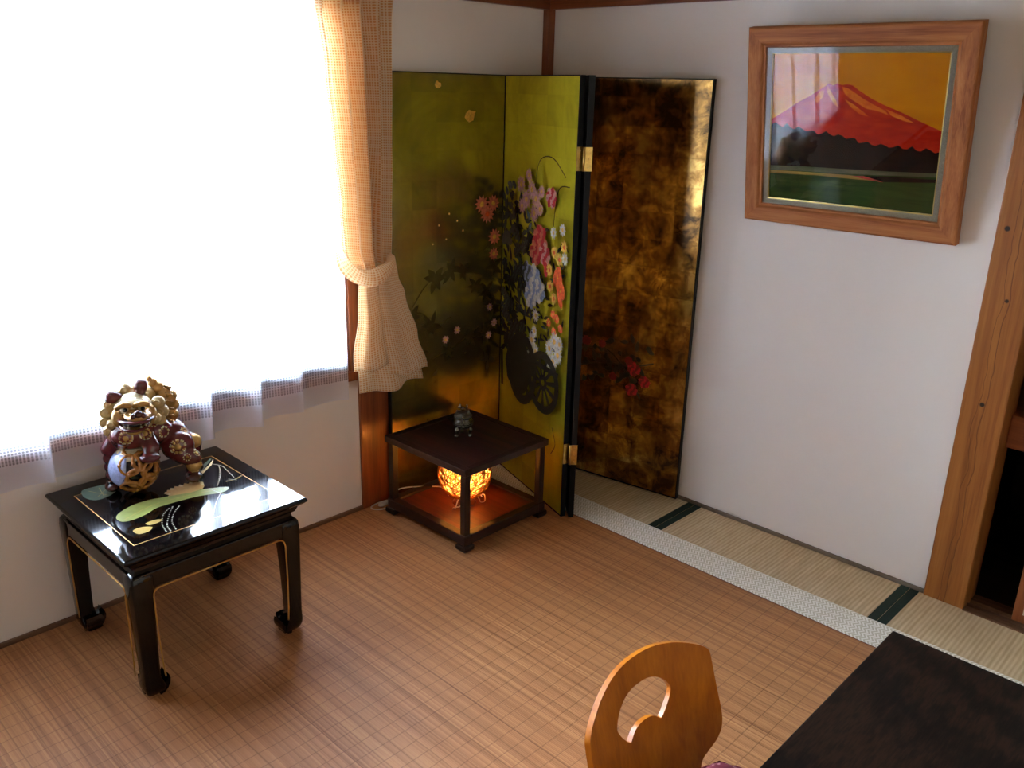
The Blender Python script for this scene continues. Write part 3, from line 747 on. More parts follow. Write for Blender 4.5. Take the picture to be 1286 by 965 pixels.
inl_line([(.045, -.170), (.012, -.075), (.022, .03), (.05, .125)], .002, 6, 3)
inl([p[:2] for p in smooth_path([(a, b, 0) for a, b in ((-.215, -.183), (-.218, -.147), (-.21, -.111), (-.19, -.095), (-.153, -.106), (-.128, -.141), (-.126, -.178), (-.164, -.195))], 4, True)], 4, 2)
for a, b in (((-.20, -.14), (-.14, -.15)), ((-.19, -.115), (-.145, -.165)), ((-.2, -.17), (-.135, -.14))): inl_line([a, b], .0012, 6, 3)
# lotus flower
for k in range(9):
    q = -.9 + 1.8 * k / 8; cx_, cy_ = -.012, .040
    tip = (cx_ - .052 * math.cos(q), cy_ + .062 * math.sin(q) * 1.1); l_ = (cx_, cy_ + .052 * math.sin(q) - .012); r_ = (cx_, cy_ + .052 * math.sin(q) + .012)
    inl([l_, ((l_[0] + tip[0]) / 2 - .006, (l_[1] + tip[1]) / 2 - .007), tip, ((r_[0] + tip[0]) / 2 - .006, (r_[1] + tip[1]) / 2 + .007), r_], 3 if k % 2 else 7, 4 + k % 2)
inl([(-.012, -.020), (-.022, .0), (-.024, .04), (-.020, .08), (-.008, .092), (.010, .076), (.010, .041), (-.002, .008)], 3, 6)
for P in ([(.121, -.18), (.118, -.154), (.136, -.134), (.153, -.151), (.150, -.177)], [(.104, -.138), (.102, -.11), (.114, -.095), (.123, -.114), (.121, -.134)]):
    inl([p[:2] for p in smooth_path([(a, b, 0) for a, b in P], 4, True)], 6, 2)
    inl_line([P[0], P[2]], .0014, 1, 3)
def beads(pts, n):
    P = smooth_path([(a, b, 0) for a, b in pts], n)
    for p in P: inl([(p.x + .0021 * math.cos(2 * PI * k / 7), p.y + .0021 * math.sin(2 * PI * k / 7)) for k in range(7)], 5, 3)
beads([(.060, -.040), (.098, -.068), (.152, -.100), (.190, -.108)], 5); beads([(.068, -.025), (.098, -.054), (.141, -.081), (.190, -.094)], 5)
beads([(.062, -.052), (.09, -.082), (.14, -.108), (.185, -.118)], 5)
inl([(-.095, .125), (-.140, .168), (-.175, .205), (-.180, .200), (-.150, .160), (-.110, .120)], 4, 2)
inl([(-.087, .126), (-.13, .179), (-.169, .206), (-.135, .172), (-.10, .125)], 7, 3)
inl_line([(-.144, .18), (-.103, .198), (-.054, .192), (-.002, .184)], .003, 5, 3); inl_line([(-.110, .192), (-.06, .172), (-.01, .14), (.02, .118)], .0026, 5, 3)
beads([(-.081, .180), (-.030, .150), (.015, .12)], 7)
inl_line([(.010, .153), (.014, .179), (.004, .207)], .006, 6, 3); inl_line([(.0, .165), (.022, .18)], .004, 5, 4)
inl_line([(.02, .09), (.10, .11), (.17, .15)], .002, 5, 3); inl_line([(.06, .11), (.12, .06), (.18, .02)], .002, 5, 3); inl_line([(.1, .14), (.15, .18), (.18, .16)], .002, 5, 3)
me_faces = None
top = obj('table_top', bm, INL, lt)
bm = sq_loft([(.238, ZT - .066), (.232, ZT - .058), (.232, ZT - .050), (.240, ZT - .044)]); obj('waist', bm, BLACK, lt)
AZ0, AZ1, HW = .335, .381, .2455
for k in range(4):          # apron of one side: rounded bullnose, arched into the legs
    bm = bmesh.new(); pts = []
    L = HW - .030; rr = .022
    pts = [(-L, AZ1), (-L, AZ0 - rr)]
    for q in range(7): pts.append((-L + .018 + rr - rr * math.cos(q * PI / 12), AZ0 - rr + rr * math.sin(q * PI / 12)))
    n_ = len(pts)
    pts2 = [(-x, z) for x, z in reversed(pts)]
    allp = pts + pts2
    ys = [(-HW + .020, 0), (-HW + .003, .0), (-HW, .006), (-HW, .040)]
    fr = [bm.verts.new((x, -HW, z)) for x, z in allp]; bk = [bm.verts.new((x, -HW + .022, z)) for x, z in allp]
    bm.faces.new(fr); bm.faces.new(list(reversed(bk)))
    for j in range(len(allp)): bm.faces.new((fr[j], bk[j], bk[(j + 1) % len(allp)], fr[(j + 1) % len(allp)]))
    bmesh.ops.rotate(bm, verts=bm.verts, matrix=Matrix.Rotation(k * PI / 2, 3, 'Z'))
    obj('apron', bm, BLACK, lt, bevel=.003)
def leg_bm(sx, sy):
    bm = bmesh.new(); rings = []
    # (z, outer half, thickness)
    for z, o_, th in ((.383, .234, .040), (.380, .2425, .050), (.372, .2475, .056), (.355, .2495, .058), (.30, .2485, .054), (.20, .2465, .048), (.11, .2445, .044), (.07, .2440, .043), (.050, .2445, .047), (.036, .2445, .052), (.024, .2430, .054), (.012, .2385, .052), (.004, .2320, .046), (0.0, .2250, .036)):
        c = .007
        i_ = o_ - th
        q = [(o_ - c, i_), (o_ - c * .3, i_ + 0.0), (o_, i_ + c), (o_, o_ - c), (o_ - c * .3, o_ - c * .3), (o_ - c, o_), (i_ + c, o_), (i_, o_ - c * .3), (i_, o_ - c), (i_, i_ + c), (i_ + c * .3, i_ + c * .3), (i_ + c, i_)]
        rings.append([(sx * a, sy * b, z) for a, b in q])
    ring_loft(bm, rings)
    # inward curled tip of the foot
    for d in (0, 1):
        pts = [(.204, .058), (.198, .046), (.196, .036), (.190, .032), (.183, .038), (.177, .052), (.174, .040), (.176, .026), (.183, .013), (.193, .004), (.206, .001), (.215, .03)]
        w0, w1 = .190, .237
        A_ = [((u, w0, z) if d == 0 else (w0, u, z)) for u, z in pts]; B_ = [((u, w1, z) if d == 0 else (w1, u, z)) for u, z in pts]
        va = [bm.verts.new((sx * p[0], sy * p[1], p[2])) for p in A_]; vb = [bm.verts.new((sx * p[0], sy * p[1], p[2])) for p in B_]
        bm.faces.new(va); bm.faces.new(vb)
        for j in range(12): bm.faces.new((va[j], va[(j + 1) % 12], vb[(j + 1) % 12], vb[j]))
    return bm
for sx in (-1, 1):
    for sy in (-1, 1): obj('leg', leg_bm(sx, sy), BLACK, lt)
for k in range(4):
    bm = bmesh.new(); L = HW - .049; P = [(-L + .006, .06), (-L + .003, .10), (-L, .20), (-L, .308)]
    P += [(-L + .020 - .020 * math.cos(a * PI / 8), .311 + .020 * math.sin(a * PI / 8)) for a in range(1, 5)]
    P = P + [(-x, z) for x, z in reversed(P)]
    tube(bm, [(x, -HW - .0012 - (.0025 if z < .31 else 0), z) for x, z in P], .0022, 6)
    bmesh.ops.rotate(bm, verts=bm.verts, matrix=Matrix.Rotation(k * PI / 2, 3, 'Z'))
    obj('gold_trim', bm, GOLDLINE, lt)['label'] = 'gold line along the inner edge'

# ------------------------------------------------------------------ lion figurine on the lacquer table
li = thing('lion_figurine', 'maroon and gold ceramic guardian lion with paw on a ball on the lacquer table', 'figurine', (.195, -1.865, .4550), math.atan2(.917, .40))
G_MAR = plain('maroon_glaze', C(96, 34, 38), .12, 0, .5, vscale=60); G_GOLD = plain('gold_glaze', C(186, 140, 72), .22, .35, .4, vscale=70)
G_CREAM = plain('cream_glaze', C(206, 190, 150), .15, .1, .5, vscale=60); G_MANE = plain('pale_gold_glaze', C(196, 168, 112), .2, .25, .4, vscale=40); G_DARK = plain('dark_glaze', C(26, 18, 18), .2); G_BLUE = plain('blue_white_glaze', C(170, 180, 220), .12, 0, .5, vscale=140)
G_OCHRE = plain('ochre_glaze', C(176, 112, 40), .2, .2, .4, vscale=70); G_BROWN = plain('brown_glaze', C(70, 30, 22), .15, 0, .4)
def Q(rx=0, ry=0, rz=0): return Matrix.Rotation(rz, 3, 'Z') @ Matrix.Rotation(ry, 3, 'Y') @ Matrix.Rotation(rx, 3, 'X')
prim = []   # centre, radii, rotation, colour index   (0 maroon 1 gold 2 cream 3 brown)
def E_(c, r, mi=0, rot=None): prim.append((Vector(c), Vector(r if isinstance(r, tuple) else (r, r, r)), rot or Matrix.Identity(3), mi))
def cap(a, b, r0, r1, mi=0, n=5):
    a, b = Vector(a), Vector(b)
    for k in range(n): E_(a.lerp(b, k / (n - 1)), r0 + (r1 - r0) * k / (n - 1), mi)
# trunk from chest to rump
E_((-.070, -.012, .172), (.066, .056, .052)); E_((-.085, -.035, .178), (.045, .040, .036)); E_((-.020, .012, .165), (.060, .050, .046)); E_((.028, .035, .135), (.056, .052, .050))
cap((-.06, 0, .19), (-.06, -.02, .235), .052, .046)                         # neck
# haunch, hind legs
E_((.048, .000, .112), (.048, .036, .046)); cap((.06, -.005, .088), (.088, -.010, .070), .034, .024); cap((.088, -.008, .068), (.084, -.006, .030), .022, .020)
E_((.084, -.018, .014), (.026, .032, .016), 3); E_((.088, -.012, .048), (.024, .024, .020), 1)
cap((.050, .070, .115), (.096, .066, .090), .034, .024); cap((.096, .066, .088), (.092, .066, .030), .021, .018); E_((.092, .052, .014), (.025, .032, .016), 3); E_((.096, .058, .098), .023, 1)
# forelegs: right one resting on the ball, left one bent at the side
cap((-.040, -.030, .165), (-.022, -.060, .140), .032, .024); cap((-.022, -.060, .140), (-.030, -.070, .122), .024, .020); E_((-.030, -.078, .117), (.030, .028, .016), 0)
cap((-.110, -.005, .160), (-.138, -.005, .128), .030, .022); cap((-.138, -.005, .126), (-.140, .0, .020), .020, .017); E_((-.140, -.012, .014), (.022, .028, .015), 3)
# head: skull, brow, muzzle, jaw, cheeks
E_((-.060, -.014, .250), (.054, .048, .044), 2); E_((-.058, -.046, .272), (.044, .022, .016), 2); E_((-.048, -.072, .246), (.038, .040, .016), 1); E_((-.046, -.104, .250), (.026, .016, .013), 1)
E_((-.060, -.064, .208), (.036, .036, .012), 1); E_((-.060, -.092, .206), (.022, .016, .010), 1); E_((-.098, -.036, .232), (.022, .022, .030), 1); E_((-.016, -.034, .232), (.020, .022, .030), 1); E_((-.058, -.040, .228), (.038, .024, .024), 3)
E_((-.080, -.056, .262), (.018, .016, .014), 1); E_((-.036, -.056, .262), (.018, .016, .014), 1)
bm = bmesh.new()
for c, r, ro, mi in prim: sphere(bm, c, 1.0, 20, 14, 0, tuple(r), ro)
me = voxel_mesh(bm, .0032, 3); me.name = 'body'
for m_ in (G_MAR, G_GOLD, G_CREAM, G_BROWN): me.materials.append(m_)
SPOTS = [((-.086, -.070, .180), .020), ((-.034, -.060, .184), .019), ((.048, -.036, .120), .024), ((.012, -.02, .168), .018), ((-.122, -.028, .180), .016), ((.072, .005, .150), .016), ((-.012, -.02, .20), .015), ((.040, .03, .180), .018), ((.07, -.038, .085), .012), ((.10, -.02, .09), .012)]
for p in me.polygons:
    c = p.center; best, bm_i = 1e9, 0
    for pc, r, ro, mi in prim:
        d = c - pc; q = math.sqrt((d.x / r.x) ** 2 + (d.y / r.y) ** 2 + (d.z / r.z) ** 2); e = (q - 1) * min(r)
        if e < best: best, bm_i = e, mi
    if bm_i == 0:
        for sc__, sr in SPOTS:
            d = (c - Vector(sc__)).length
            if d < sr * .42: bm_i = 1
            elif d < sr and math.sin(9 * math.atan2(c.z - sc__[2], c.x - sc__[0])) > -.5: bm_i = 2 if d > sr * .82 else (1 if d > sr * .7 else 0)
    p.material_index = bm_i
body = link('body', me, li)
# raised medallions
for (c, r) in SPOTS[:8]:
    bm = bmesh.new()
    n_ = (Vector(c) - Vector((c[0] * .7 - .01, .02, c[2] - .02))).normalized(); ro = n_.to_track_quat('Z', 'Y').to_matrix()
    sphere(bm, Vector(c), r * .34, 12, 8, 0, (1, 1, .6), ro)
    for k in range(9):
        a = 2 * PI * k / 9; sphere(bm, Vector(c) + ro @ Vector((r * .68 * math.cos(a), r * .68 * math.sin(a), -.001)), r * .20, 8, 6, 0, (1, 1, .6), ro)
    obj('medallion', bm, G_GOLD, li, smooth=True)

# mane of curls around the face and down the back
bm = bmesh.new(); curls = []
for (x, y, z, r) in ((-.128, -.005, .245, .022), (-.132, .0, .215, .022), (-.126, -.012, .190, .020), (-.118, -.005, .268, .020), (-.105, .0, .287, .018), (.008, -.005, .255, .020), (.014, .0, .225, .022), (.008, -.012, .205, .018), (-.075, .022, .296, .016),
                     (-.10, .03, .27, .024), (-.06, .04, .275, .026), (-.02, .04, .265, .024), (.005, .03, .235, .024), (-.11, .03, .235, .024), (-.06, .055, .235, .028), (-.118, -.030, .212, .016), (-.002, -.034, .218, .016), (-.090, -.034, .206, .014), (-.026, -.034, .206, .014)):
    curls.append((x, y, z, r))
for (x, y, z, r) in curls:
    sphere(bm, (x, y, z), r, 14, 10)
    pts = [(x + (r * .95) * math.sin(.5 * q) * math.cos(q * 1.6), y - r * math.cos(.5 * q) * 1.0, z + (r * .95) * math.sin(.5 * q) * math.sin(q * 1.6)) for q in [j * .22 for j in range(14)]]
    tube(bm, pts, r * .17, 6)
obj('mane', bm, G_MANE, li, smooth=True)
# upright tail plume behind the head
bm = bmesh.new()
for (x, y, z, r) in ((.020, .060, .175, .026), (.026, .062, .205, .030), (.030, .060, .238, .030), (.024, .058, .262, .025), (.010, .056, .280, .020), (-.002, .054, .297, .015), (-.010, .052, .310, .009), (.048, .06, .222, .018), (.046, .06, .25, .016), (.044, .058, .192, .018)):
    sphere(bm, (x, y, z), r, 14, 10)
for k in range(5):
    z = .19 + k * .022; tube(bm, [(.012 + .008 * k % 2, .034, z), (.030, .030, z + .012), (.048, .040, z + .002)], .004, 6)
obj('tail', bm, G_GOLD, li, smooth=True)
for sx, base, tip in ((-1, (-.086, -.012, .280), (-.130, -.016, .291)), (1, (-.037, -.006, .284), (-.030, -.006, .330))):
    bm = bmesh.new(); a, b = Vector(base), Vector(tip); d = (b - a); rings = []
    tube(bm, [a.lerp(b, q) for q in (0, .25, .55, .8, .95, 1.0)], [.013, .0165, .0195, .0185, .013, .004], 14)
    e = obj('ear', bm, G_MAR, li, smooth=True); e['label'] = 'maroon ear'
for x in (-.081, -.035):
    bm = bmesh.new(); sphere(bm, (x, -.067, .264), .0115, 14, 10, 0); sphere(bm, (x + .002, -.0755, .265), .0062, 10, 8, 1)
    obj('eye', bm, [G_CREAM, G_DARK], li, smooth=True)
    bm = bmesh.new(); tube(bm, smooth_path([(x - .020, -.058, .266), (x - .012, -.072, .277), (x + .004, -.079, .281), (x + .018, -.070, .274)], 4), [.005] + [.0085] * 11 + [.005], 10)
    obj('brow', bm, G_GOLD, li, smooth=True)
bm = bmesh.new(); sphere(bm, (-.058, -.074, .227), 1, 18, 12, 0, (.033, .030, .0115)); obj('mouth', bm, G_DARK, li, smooth=True)['label'] = 'dark open mouth'
for (x, y) in ((-.086, -.088), (-.030, -.090), (-.075, -.100), (-.042, -.102)):
    bm = bmesh.new(); tube(bm, [(x, y, .238), (x, y - .001, .231), (x, y, .226)], [.0042, .0036, .001], 8); obj('tooth', bm, G_CREAM, li, smooth=True); bm = bmesh.new(); tube(bm, [(x, y + .004, .212), (x, y + .003, .219), (x, y + .004, .223)], [.004, .0034, .001], 8); obj('tooth', bm, G_CREAM, li, smooth=True)
bm = bmesh.new()
for sx in (-1, 1): sphere(bm, (-.046 + .013 * sx, -.112, .257), .0085, 12, 8)
sphere(bm, (-.046, -.112, .262), .0115, 14, 10); obj('nose', bm, G_BROWN, li, smooth=True)
bm = bmesh.new(); tube(bm, smooth_path([(-.100, -.055, .228), (-.088, -.092, .236), (-.066, -.112, .238), (-.046, -.120, .240), (-.026, -.110, .238), (-.012, -.080, .236), (-.008, -.05, .230)], 5), .0052, 8)
tube(bm, smooth_path([(-.098, -.055, .218), (-.090, -.085, .214), (-.072, -.106, .213), (-.050, -.108, .213), (-.032, -.090, .214), (-.020, -.06, .218)], 5), .0046, 8)
obj('lips', bm, G_MAR, li, smooth=True)
# the openwork ball under the paw
bc, br = Vector((-.076, -.030, .072)), .0655
bm = bmesh.new(); sphere(bm, bc, br * .93, 28, 18, 0)
ball = obj('ball', bm, G_DARK, li, smooth=True)
def on_ball(d, r=br): return bc + Vector(d).normalized() * r
bm = bmesh.new()
dirs = [(.1, -1, -.15), (.75, -.75, .05), (-.15, -1, .55), (.45, -.8, .6), (.55, -.75, -.55), (-.2, -.85, -.75), (1, -.1, -.1), (.9, 0, .55), (.9, -.05, -.7), (0, -.2, -1), (.5, .8, 0), (-.4, .9, .1), (0, .7, .7), (-.1, .7, -.7), (.1, -.3, 1)]
for d in dirs:
    n_ = Vector(d).normalized(); ro = n_.to_track_quat('Z', 'Y').to_matrix()
    for rad in (.42,):
        pts = [bc + (n_ * math.cos(rad) + ro @ Vector((math.cos(2 * PI * k / 20), math.sin(2 * PI * k / 20), 0)) * math.sin(rad)) * br for k in range(20)]
        tube(bm, pts, .0058, 8, 0, True)
        for k in range(0, 20, 5): sphere(bm, pts[k], .0075, 8, 6)
obj('lattice', bm, G_OCHRE, ball, smooth=True)['label'] = 'ochre pierced lattice of rings'
bm = bmesh.new()
g = bmesh.ops.create_uvsphere(bm, u_segments=40, v_segments=24, radius=br * 1.06)
kill = [f for f in bm.faces if f.calc_center_median().normalized().dot(Vector((-.78, -.45, .20)).normalized()) < .72]
bmesh.ops.delete(bm, geom=kill, context='FACES')
for v in bm.verts: v.co += bc
o = obj('blue_panel', bm, G_BLUE, ball, smooth=True); o['label'] = 'blue and white glazed patch'
s_ = o.modifiers.new('t', 'SOLIDIFY'); s_.thickness = .005; s_.offset = -1
bm = bmesh.new(); g = bmesh.ops.create_uvsphere(bm, u_segments=40, v_segments=24, radius=br * 1.05)
kill = [f for f in bm.faces if f.calc_center_median().normalized().z < .66]
bmesh.ops.delete(bm, geom=kill, context='FACES')
for v in bm.verts: v.co += bc
o = obj('cap', bm, G_CREAM, ball, smooth=True); s_ = o.modifiers.new('t', 'SOLIDIFY'); s_.thickness = .005; s_.offset = -1

# ------------------------------------------------------------------ dark two-tier side table in the corner
DARKWOOD = wood('dark_rosewood', C(22, 11, 9), C(36, 18, 15), C(52, 28, 23), 'Y', 1.5, .35, .2)
DARKWOOD_Z = wood('dark_rosewood_upright', C(18, 11, 9), C(27, 16, 13), C(36, 22, 18), 'Z', 1.5, .4, .15)
PLANK = NT('rosewood_planks'); t = PLANK
tc = t.n('ShaderNodeTexCoord'); o3 = t.sep(tc.outputs['Object'])
v = t.coord('Object', (3, 60, 60)); n_ = t.noise(v, 1, 4)
strip = t.math('FLOOR', t.math('MULTIPLY', o3[1], 1 / .018)); wn = t.n('ShaderNodeTexWhiteNoise', noise_dimensions='1D'); t.l(strip, wn.inputs['W'])
col = t.ramp(t.math('ADD', t.math('MULTIPLY', n_, .6), t.math('MULTIPLY', wn.outputs['Value'], .4)), [(.25, C(26, 11, 9)), (.5, C(48, 20, 17)), (.75, C(74, 34, 27))])
gp = t.math('LESS_THAN', t.math('FRACT', t.math('MULTIPLY', o3[1], 1 / .018)), .08)
t.bsdf(t.mix(t.math('MULTIPLY', gp, .7), col, C(18, 8, 8)), .32, 0, .5, .15); PLANK = t.m
SHELF = wood('red_stained_shelf', C(74, 28, 16), C(102, 40, 22), C(124, 54, 30), 'X', 1.4, .4, .2)
st = thing('side_table', 'dark wooden open side table with lower shelf in the corner before the screen', 'side table', (.327, -.750, .0055))
hx, hy = .225, .218
ZS = .325
bm = bmesh.new(); fw_ = .030
box(bm, -hx, hx, -hy, -hy + fw_, ZS - .026, ZS); box(bm, -hx, hx, hy - fw_, hy, ZS - .026, ZS)
box(bm, -hx, -hx + fw_, -hy + fw_, hy - fw_, ZS - .026, ZS); box(bm, hx - fw_, hx, -hy + fw_, hy - fw_, ZS - .026, ZS)
obj('top_frame', bm, DARKWOOD, st, bevel=.0025)
obj('top_panel', B(-hx + fw_, hx - fw_, -hy + fw_, hy - fw_, ZS - .018, ZS - .002), PLANK, st)
for sx in (-1, 1):
    for sy in (-1, 1):
        px, py = sx * (hx - .022), sy * (hy - .022); obj('post', B(px - .013, px + .013, py - .013, py + .013, .062, ZS - .026), DARKWOOD_Z, st, bevel=.002)
        bm = bmesh.new(); ring_loft(bm, [[(px + a * q, py + b * q, z) for a, b in ((-1, -1), (1, -1), (1, 1), (-1, 1))] for q, z in ((.020, 0), (.024, .006), (.024, .020), (.022, .024))])
        for f in bm.faces: f.smooth = False
        obj('foot', bm, DARKWOOD_Z, st)
bm = bmesh.new(); s2 = .004
box(bm, -hx + s2, hx - s2, -hy + s2, -hy + fw_ + .008, .024, .062); box(bm, -hx + s2, hx - s2, hy - fw_ - .008, hy - s2, .024, .062)
box(bm, -hx + s2, -hx + fw_ + .008, -hy + fw_ + .008, hy - fw_ - .008, .024, .062); box(bm, hx - fw_ - .008, hx - s2, -hy + fw_ + .008, hy - fw_ - .008, .024, .062)
obj('shelf_frame', bm, DARKWOOD, st, bevel=.003)
obj('shelf', B(-hx + .036, hx - .036, -hy + .036, hy - .036, .036, .052), SHELF, st)['label'] = 'red stained lower shelf'

# ------------------------------------------------------------------ ball lamp on the shelf
lp = thing('ball_lamp', 'glowing round woven rattan lamp on the shelf of the dark side table', 'lamp', (.325, -.758, .057))
LR, LZ = .103, .126
WIRE = plain('pale_wire', C(206, 186, 158), .4, .3)
t = NT('rattan_strand'); v = t.coord('Object'); n_ = t.noise(v, 60, 3)
col = t.ramp(n_, [(.35, C(120, 62, 20)), (.65, C(190, 118, 48))])
d = t.n('ShaderNodeBsdfDiffuse'); t.l(col, d.inputs[0]); tr = t.n('ShaderNodeBsdfTranslucent'); t.l(col, tr.inputs[0])
m_ = t.n('ShaderNodeMixShader'); m_.inputs[0].default_value = .45; t.l(d.outputs[0], m_.inputs[1]); t.l(tr.outputs[0], m_.inputs[2]); t.l(m_.outputs[0], t.out.inputs[0]); RATTAN = t.m
t = NT('amber_paper'); v = t.coord('Object'); n_ = t.noise(v, 70, 3)
col = t.ramp(n_, [(.3, C(250, 170, 70)), (.7, C(255, 214, 128))])
tr = t.n('ShaderNodeBsdfTranslucent'); t.l(col, tr.inputs[0]); tp = t.n('ShaderNodeBsdfTransparent'); tp.inputs[0].default_value = C(255, 190, 110)
m_ = t.n('ShaderNodeMixShader'); m_.inputs[0].default_value = .24; t.l(tr.outputs[0], m_.inputs[1]); t.l(tp.outputs[0], m_.inputs[2]); t.l(m_.outputs[0], t.out.inputs[0]); AMBER = t.m
bm = bmesh.new()
rnd = random.Random(3)
for k in range(150):
    n_ = Vector((rnd.gauss(0, 1), rnd.gauss(0, 1), rnd.gauss(0, 1))).normalized(); ro = n_.to_track_quat('Z', 'Y').to_matrix()
    off = rnd.uniform(-.75, .75); rr = math.sqrt(1 - off * off); R_ = LR * rnd.uniform(.985, 1.015); w = rnd.uniform(.02, .10); ph = rnd.random() * 6
    pts = [Vector((0, 0, LZ)) + (n_ * (off + w * math.sin(3 * a + ph) * .5) + ro @ Vector((math.cos(a), math.sin(a), 0)) * rr).normalized() * R_ for a in [2 * PI * j / 40 for j in range(40)]]
    tube(bm, pts, rnd.uniform(.0008, .0015), 4, 0, True)
sh = obj('lamp_shade', bm, RATTAN, lp, smooth=True); sh['label'] = 'woven rattan ball shade'
bm = bmesh.new(); sphere(bm, (0, 0, LZ), LR * .965, 40, 24); obj('paper_lining', bm, AMBER, sh, smooth=True)
bm = bmesh.new(); lathe(bm, [(.0, .034), (.012, .034), (.013, .050), (.013, .078), (.010, .080), (.0, .080)], 16); obj('socket', bm, G_CREAM, lp, smooth=True)
bm = bmesh.new(); lathe(bm, [(.0, .080), (.009, .082), (.012, .092), (.019, .106), (.022, .120), (.019, .134), (.010, .142), (0, .1435)], 20)
t = NT('lit_bulb'); e = t.n('ShaderNodeEmission'); e.inputs[0].default_value = (1, .62, .27, 1); e.inputs[1].default_value = 40.0; t.l(e.outputs[0], t.out.inputs[0])
obj('bulb', bm, t.m, lp, smooth=True)['label'] = 'lit warm bulb'
bm = bmesh.new(); lathe(bm, [(.0, 0), (.046, 0), (.047, .003), (.040, .006), (.012, .008), (.010, .034), (0, .034)], 28); obj('base', bm, SHELF, lp, smooth=True)
for k in range(3):          # curled wire feet
    a0 = math.radians(-75 + 120 * k); bm = bmesh.new()
    P = [(.030, .040), (.046, .030), (.058, .014), (.062, .003), (.072, .002), (.080, .010), (.078, .020), (.068, .022), (.064, .014), (.070, .009)]
    pts = smooth_path([(r * math.cos(a0) + (.004 * i if i > 5 else 0) * -math.sin(a0), r * math.sin(a0) + (.004 * i if i > 5 else 0) * math.cos(a0), z) for i, (r, z) in enumerate(P)], 6)
    tube(bm, pts, .0022, 8); obj('leg', bm, WIRE, lp, smooth=True)
CORD = plain('white_cord_plastic', C(206, 200, 188), .45)
bm = bmesh.new()
def W_(x, y, z): return (x - .325, y + .758, z - .057)
cp = [W_(.280, -.730, .075), W_(.235, -.720, .063), W_(.16, -.74, .0605), W_(.118, -.80, .066), W_(.098, -.86, .075), W_(.088, -.900, .072), W_(.080, -.905, .040), W_(.075, -.900, .012), W_(.05, -.893, .0082), W_(.028, -.905, .0082), W_(.022, -.955, .0082), W_(.035, -.992, .0082), W_(.060, -.990, .0082), W_(.078, -.965, .0085), W_(.074, -.935, .0082), W_(.045, -.915, .0086), W_(.024, -.89, .012), W_(.018, -.86, .010)]
tube(bm, smooth_path(cp, 8), .0026, 8); cdo = obj('power_cord', bm, CORD, lp, smooth=True); cdo['label'] = 'white cord looped on the floor'
bm = bmesh.new(); sphere(bm, W_(.052, -.945, .0145), 1, 18, 10, 0, (.014, .024, .009)); sphere(bm, W_(.052, -.94, .0225), 1, 10, 8, 0, (.004, .007, .003)); obj('switch', bm, CORD, cdo, smooth=True)

# ------------------------------------------------------------------ bronze incense burner on the side table
BRONZE = plain('dark_bronze', C(104, 99, 86), .25, .85, vscale=45); BRONZE2 = plain('dark_bronze_relief', C(90, 86, 74), .4, .8, vscale=45)
ib = thing('incense_burner', 'small dark bronze three legged incense burner with lid on the side table', 'incense burner', (.303, -.748, .3305), math.radians(-42))
bm = bmesh.new(); lathe(bm, [(.0, .028), (.016, .029), (.030, .036), (.0375, .047), (.0385, .056), (.036, .064), (.0325, .069), (.031, .073), (.0345, .076), (.0345, .079), (.030, .079), (.030, .074), (0, .074)], 36)
for z in (.050, .0555, .061): tube(bm, [(.0385 * math.cos(a), .0385 * math.sin(a), z) for a in [2 * PI * k / 36 for k in range(36)]], .0011, 6, 0, True)
obj('bowl', bm, BRONZE, ib, smooth=True)
for k in range(3):
    a = math.radians(-90 + 38 + 120 * k); bm = bmesh.new(); c_, s__ = math.cos(a), math.sin(a)
    tube(bm, [(r * c_, r * s__, z) for r, z in ((.024, .040), (.029, .030), (.030, .022), (.027, .014), (.028, .007), (.030, .003), (.030, .0))], [.006, .0085, .0075, .0045, .0045, .0075, .006], 12)
    sphere(bm, (.033 * c_, .033 * s__, .027), .006, 10, 8); sphere(bm, (.033 * c_, .033 * s__, .005), .006, 10, 8, 0, (1, 1, .8)); obj('leg', bm, BRONZE, ib, smooth=True)
for s__ in (-1, 1):
    bm = bmesh.new(); tube(bm, smooth_path([(s__ * .035, 0, .050), (s__ * .046, 0, .054), (s__ * .050, 0, .066), (s__ * .046, 0, .080), (s__ * .052, 0, .088), (s__ * .047, 0, .091)], 5), .0042, 10); sphere(bm, (s__ * .048, 0, .0885), .0062, 10, 8)
    sphere(bm, (s__ * .047, 0, .052), .006, 10, 8); obj('handle', bm, BRONZE, ib, smooth=True)
bm = bmesh.new(); lathe(bm, [(.0335, .0795), (.034, .082), (.030, .088), (.022, .095), (.012, .099), (.008, .101), (0, .101)], 32)
for k in range(6):
    a = 2 * PI * k / 6; sphere(bm, (.024 * math.cos(a), .024 * math.sin(a), .094), .0052, 8, 6)
lid = obj('lid', bm, BRONZE2, ib, smooth=True)
bm = bmesh.new(); sphere(bm, (0, 0, .108), .009, 12, 8, 0, (1, 1.2, .9)); sphere(bm, (0, -.011, .116), .0075, 12, 8); sphere(bm, (-.005, -.010, .123), .003, 8, 6); sphere(bm, (.005, -.010, .123), .003, 8, 6); sphere(bm, (0, -.018, .114), .004, 8, 6)
tube(bm, smooth_path([(0, .010, .108), (.004, .016, .116), (0, .014, .125)], 4), .003, 8); obj('knob', bm, BRONZE, lid, smooth=True)['label'] = 'crouching beast knob'

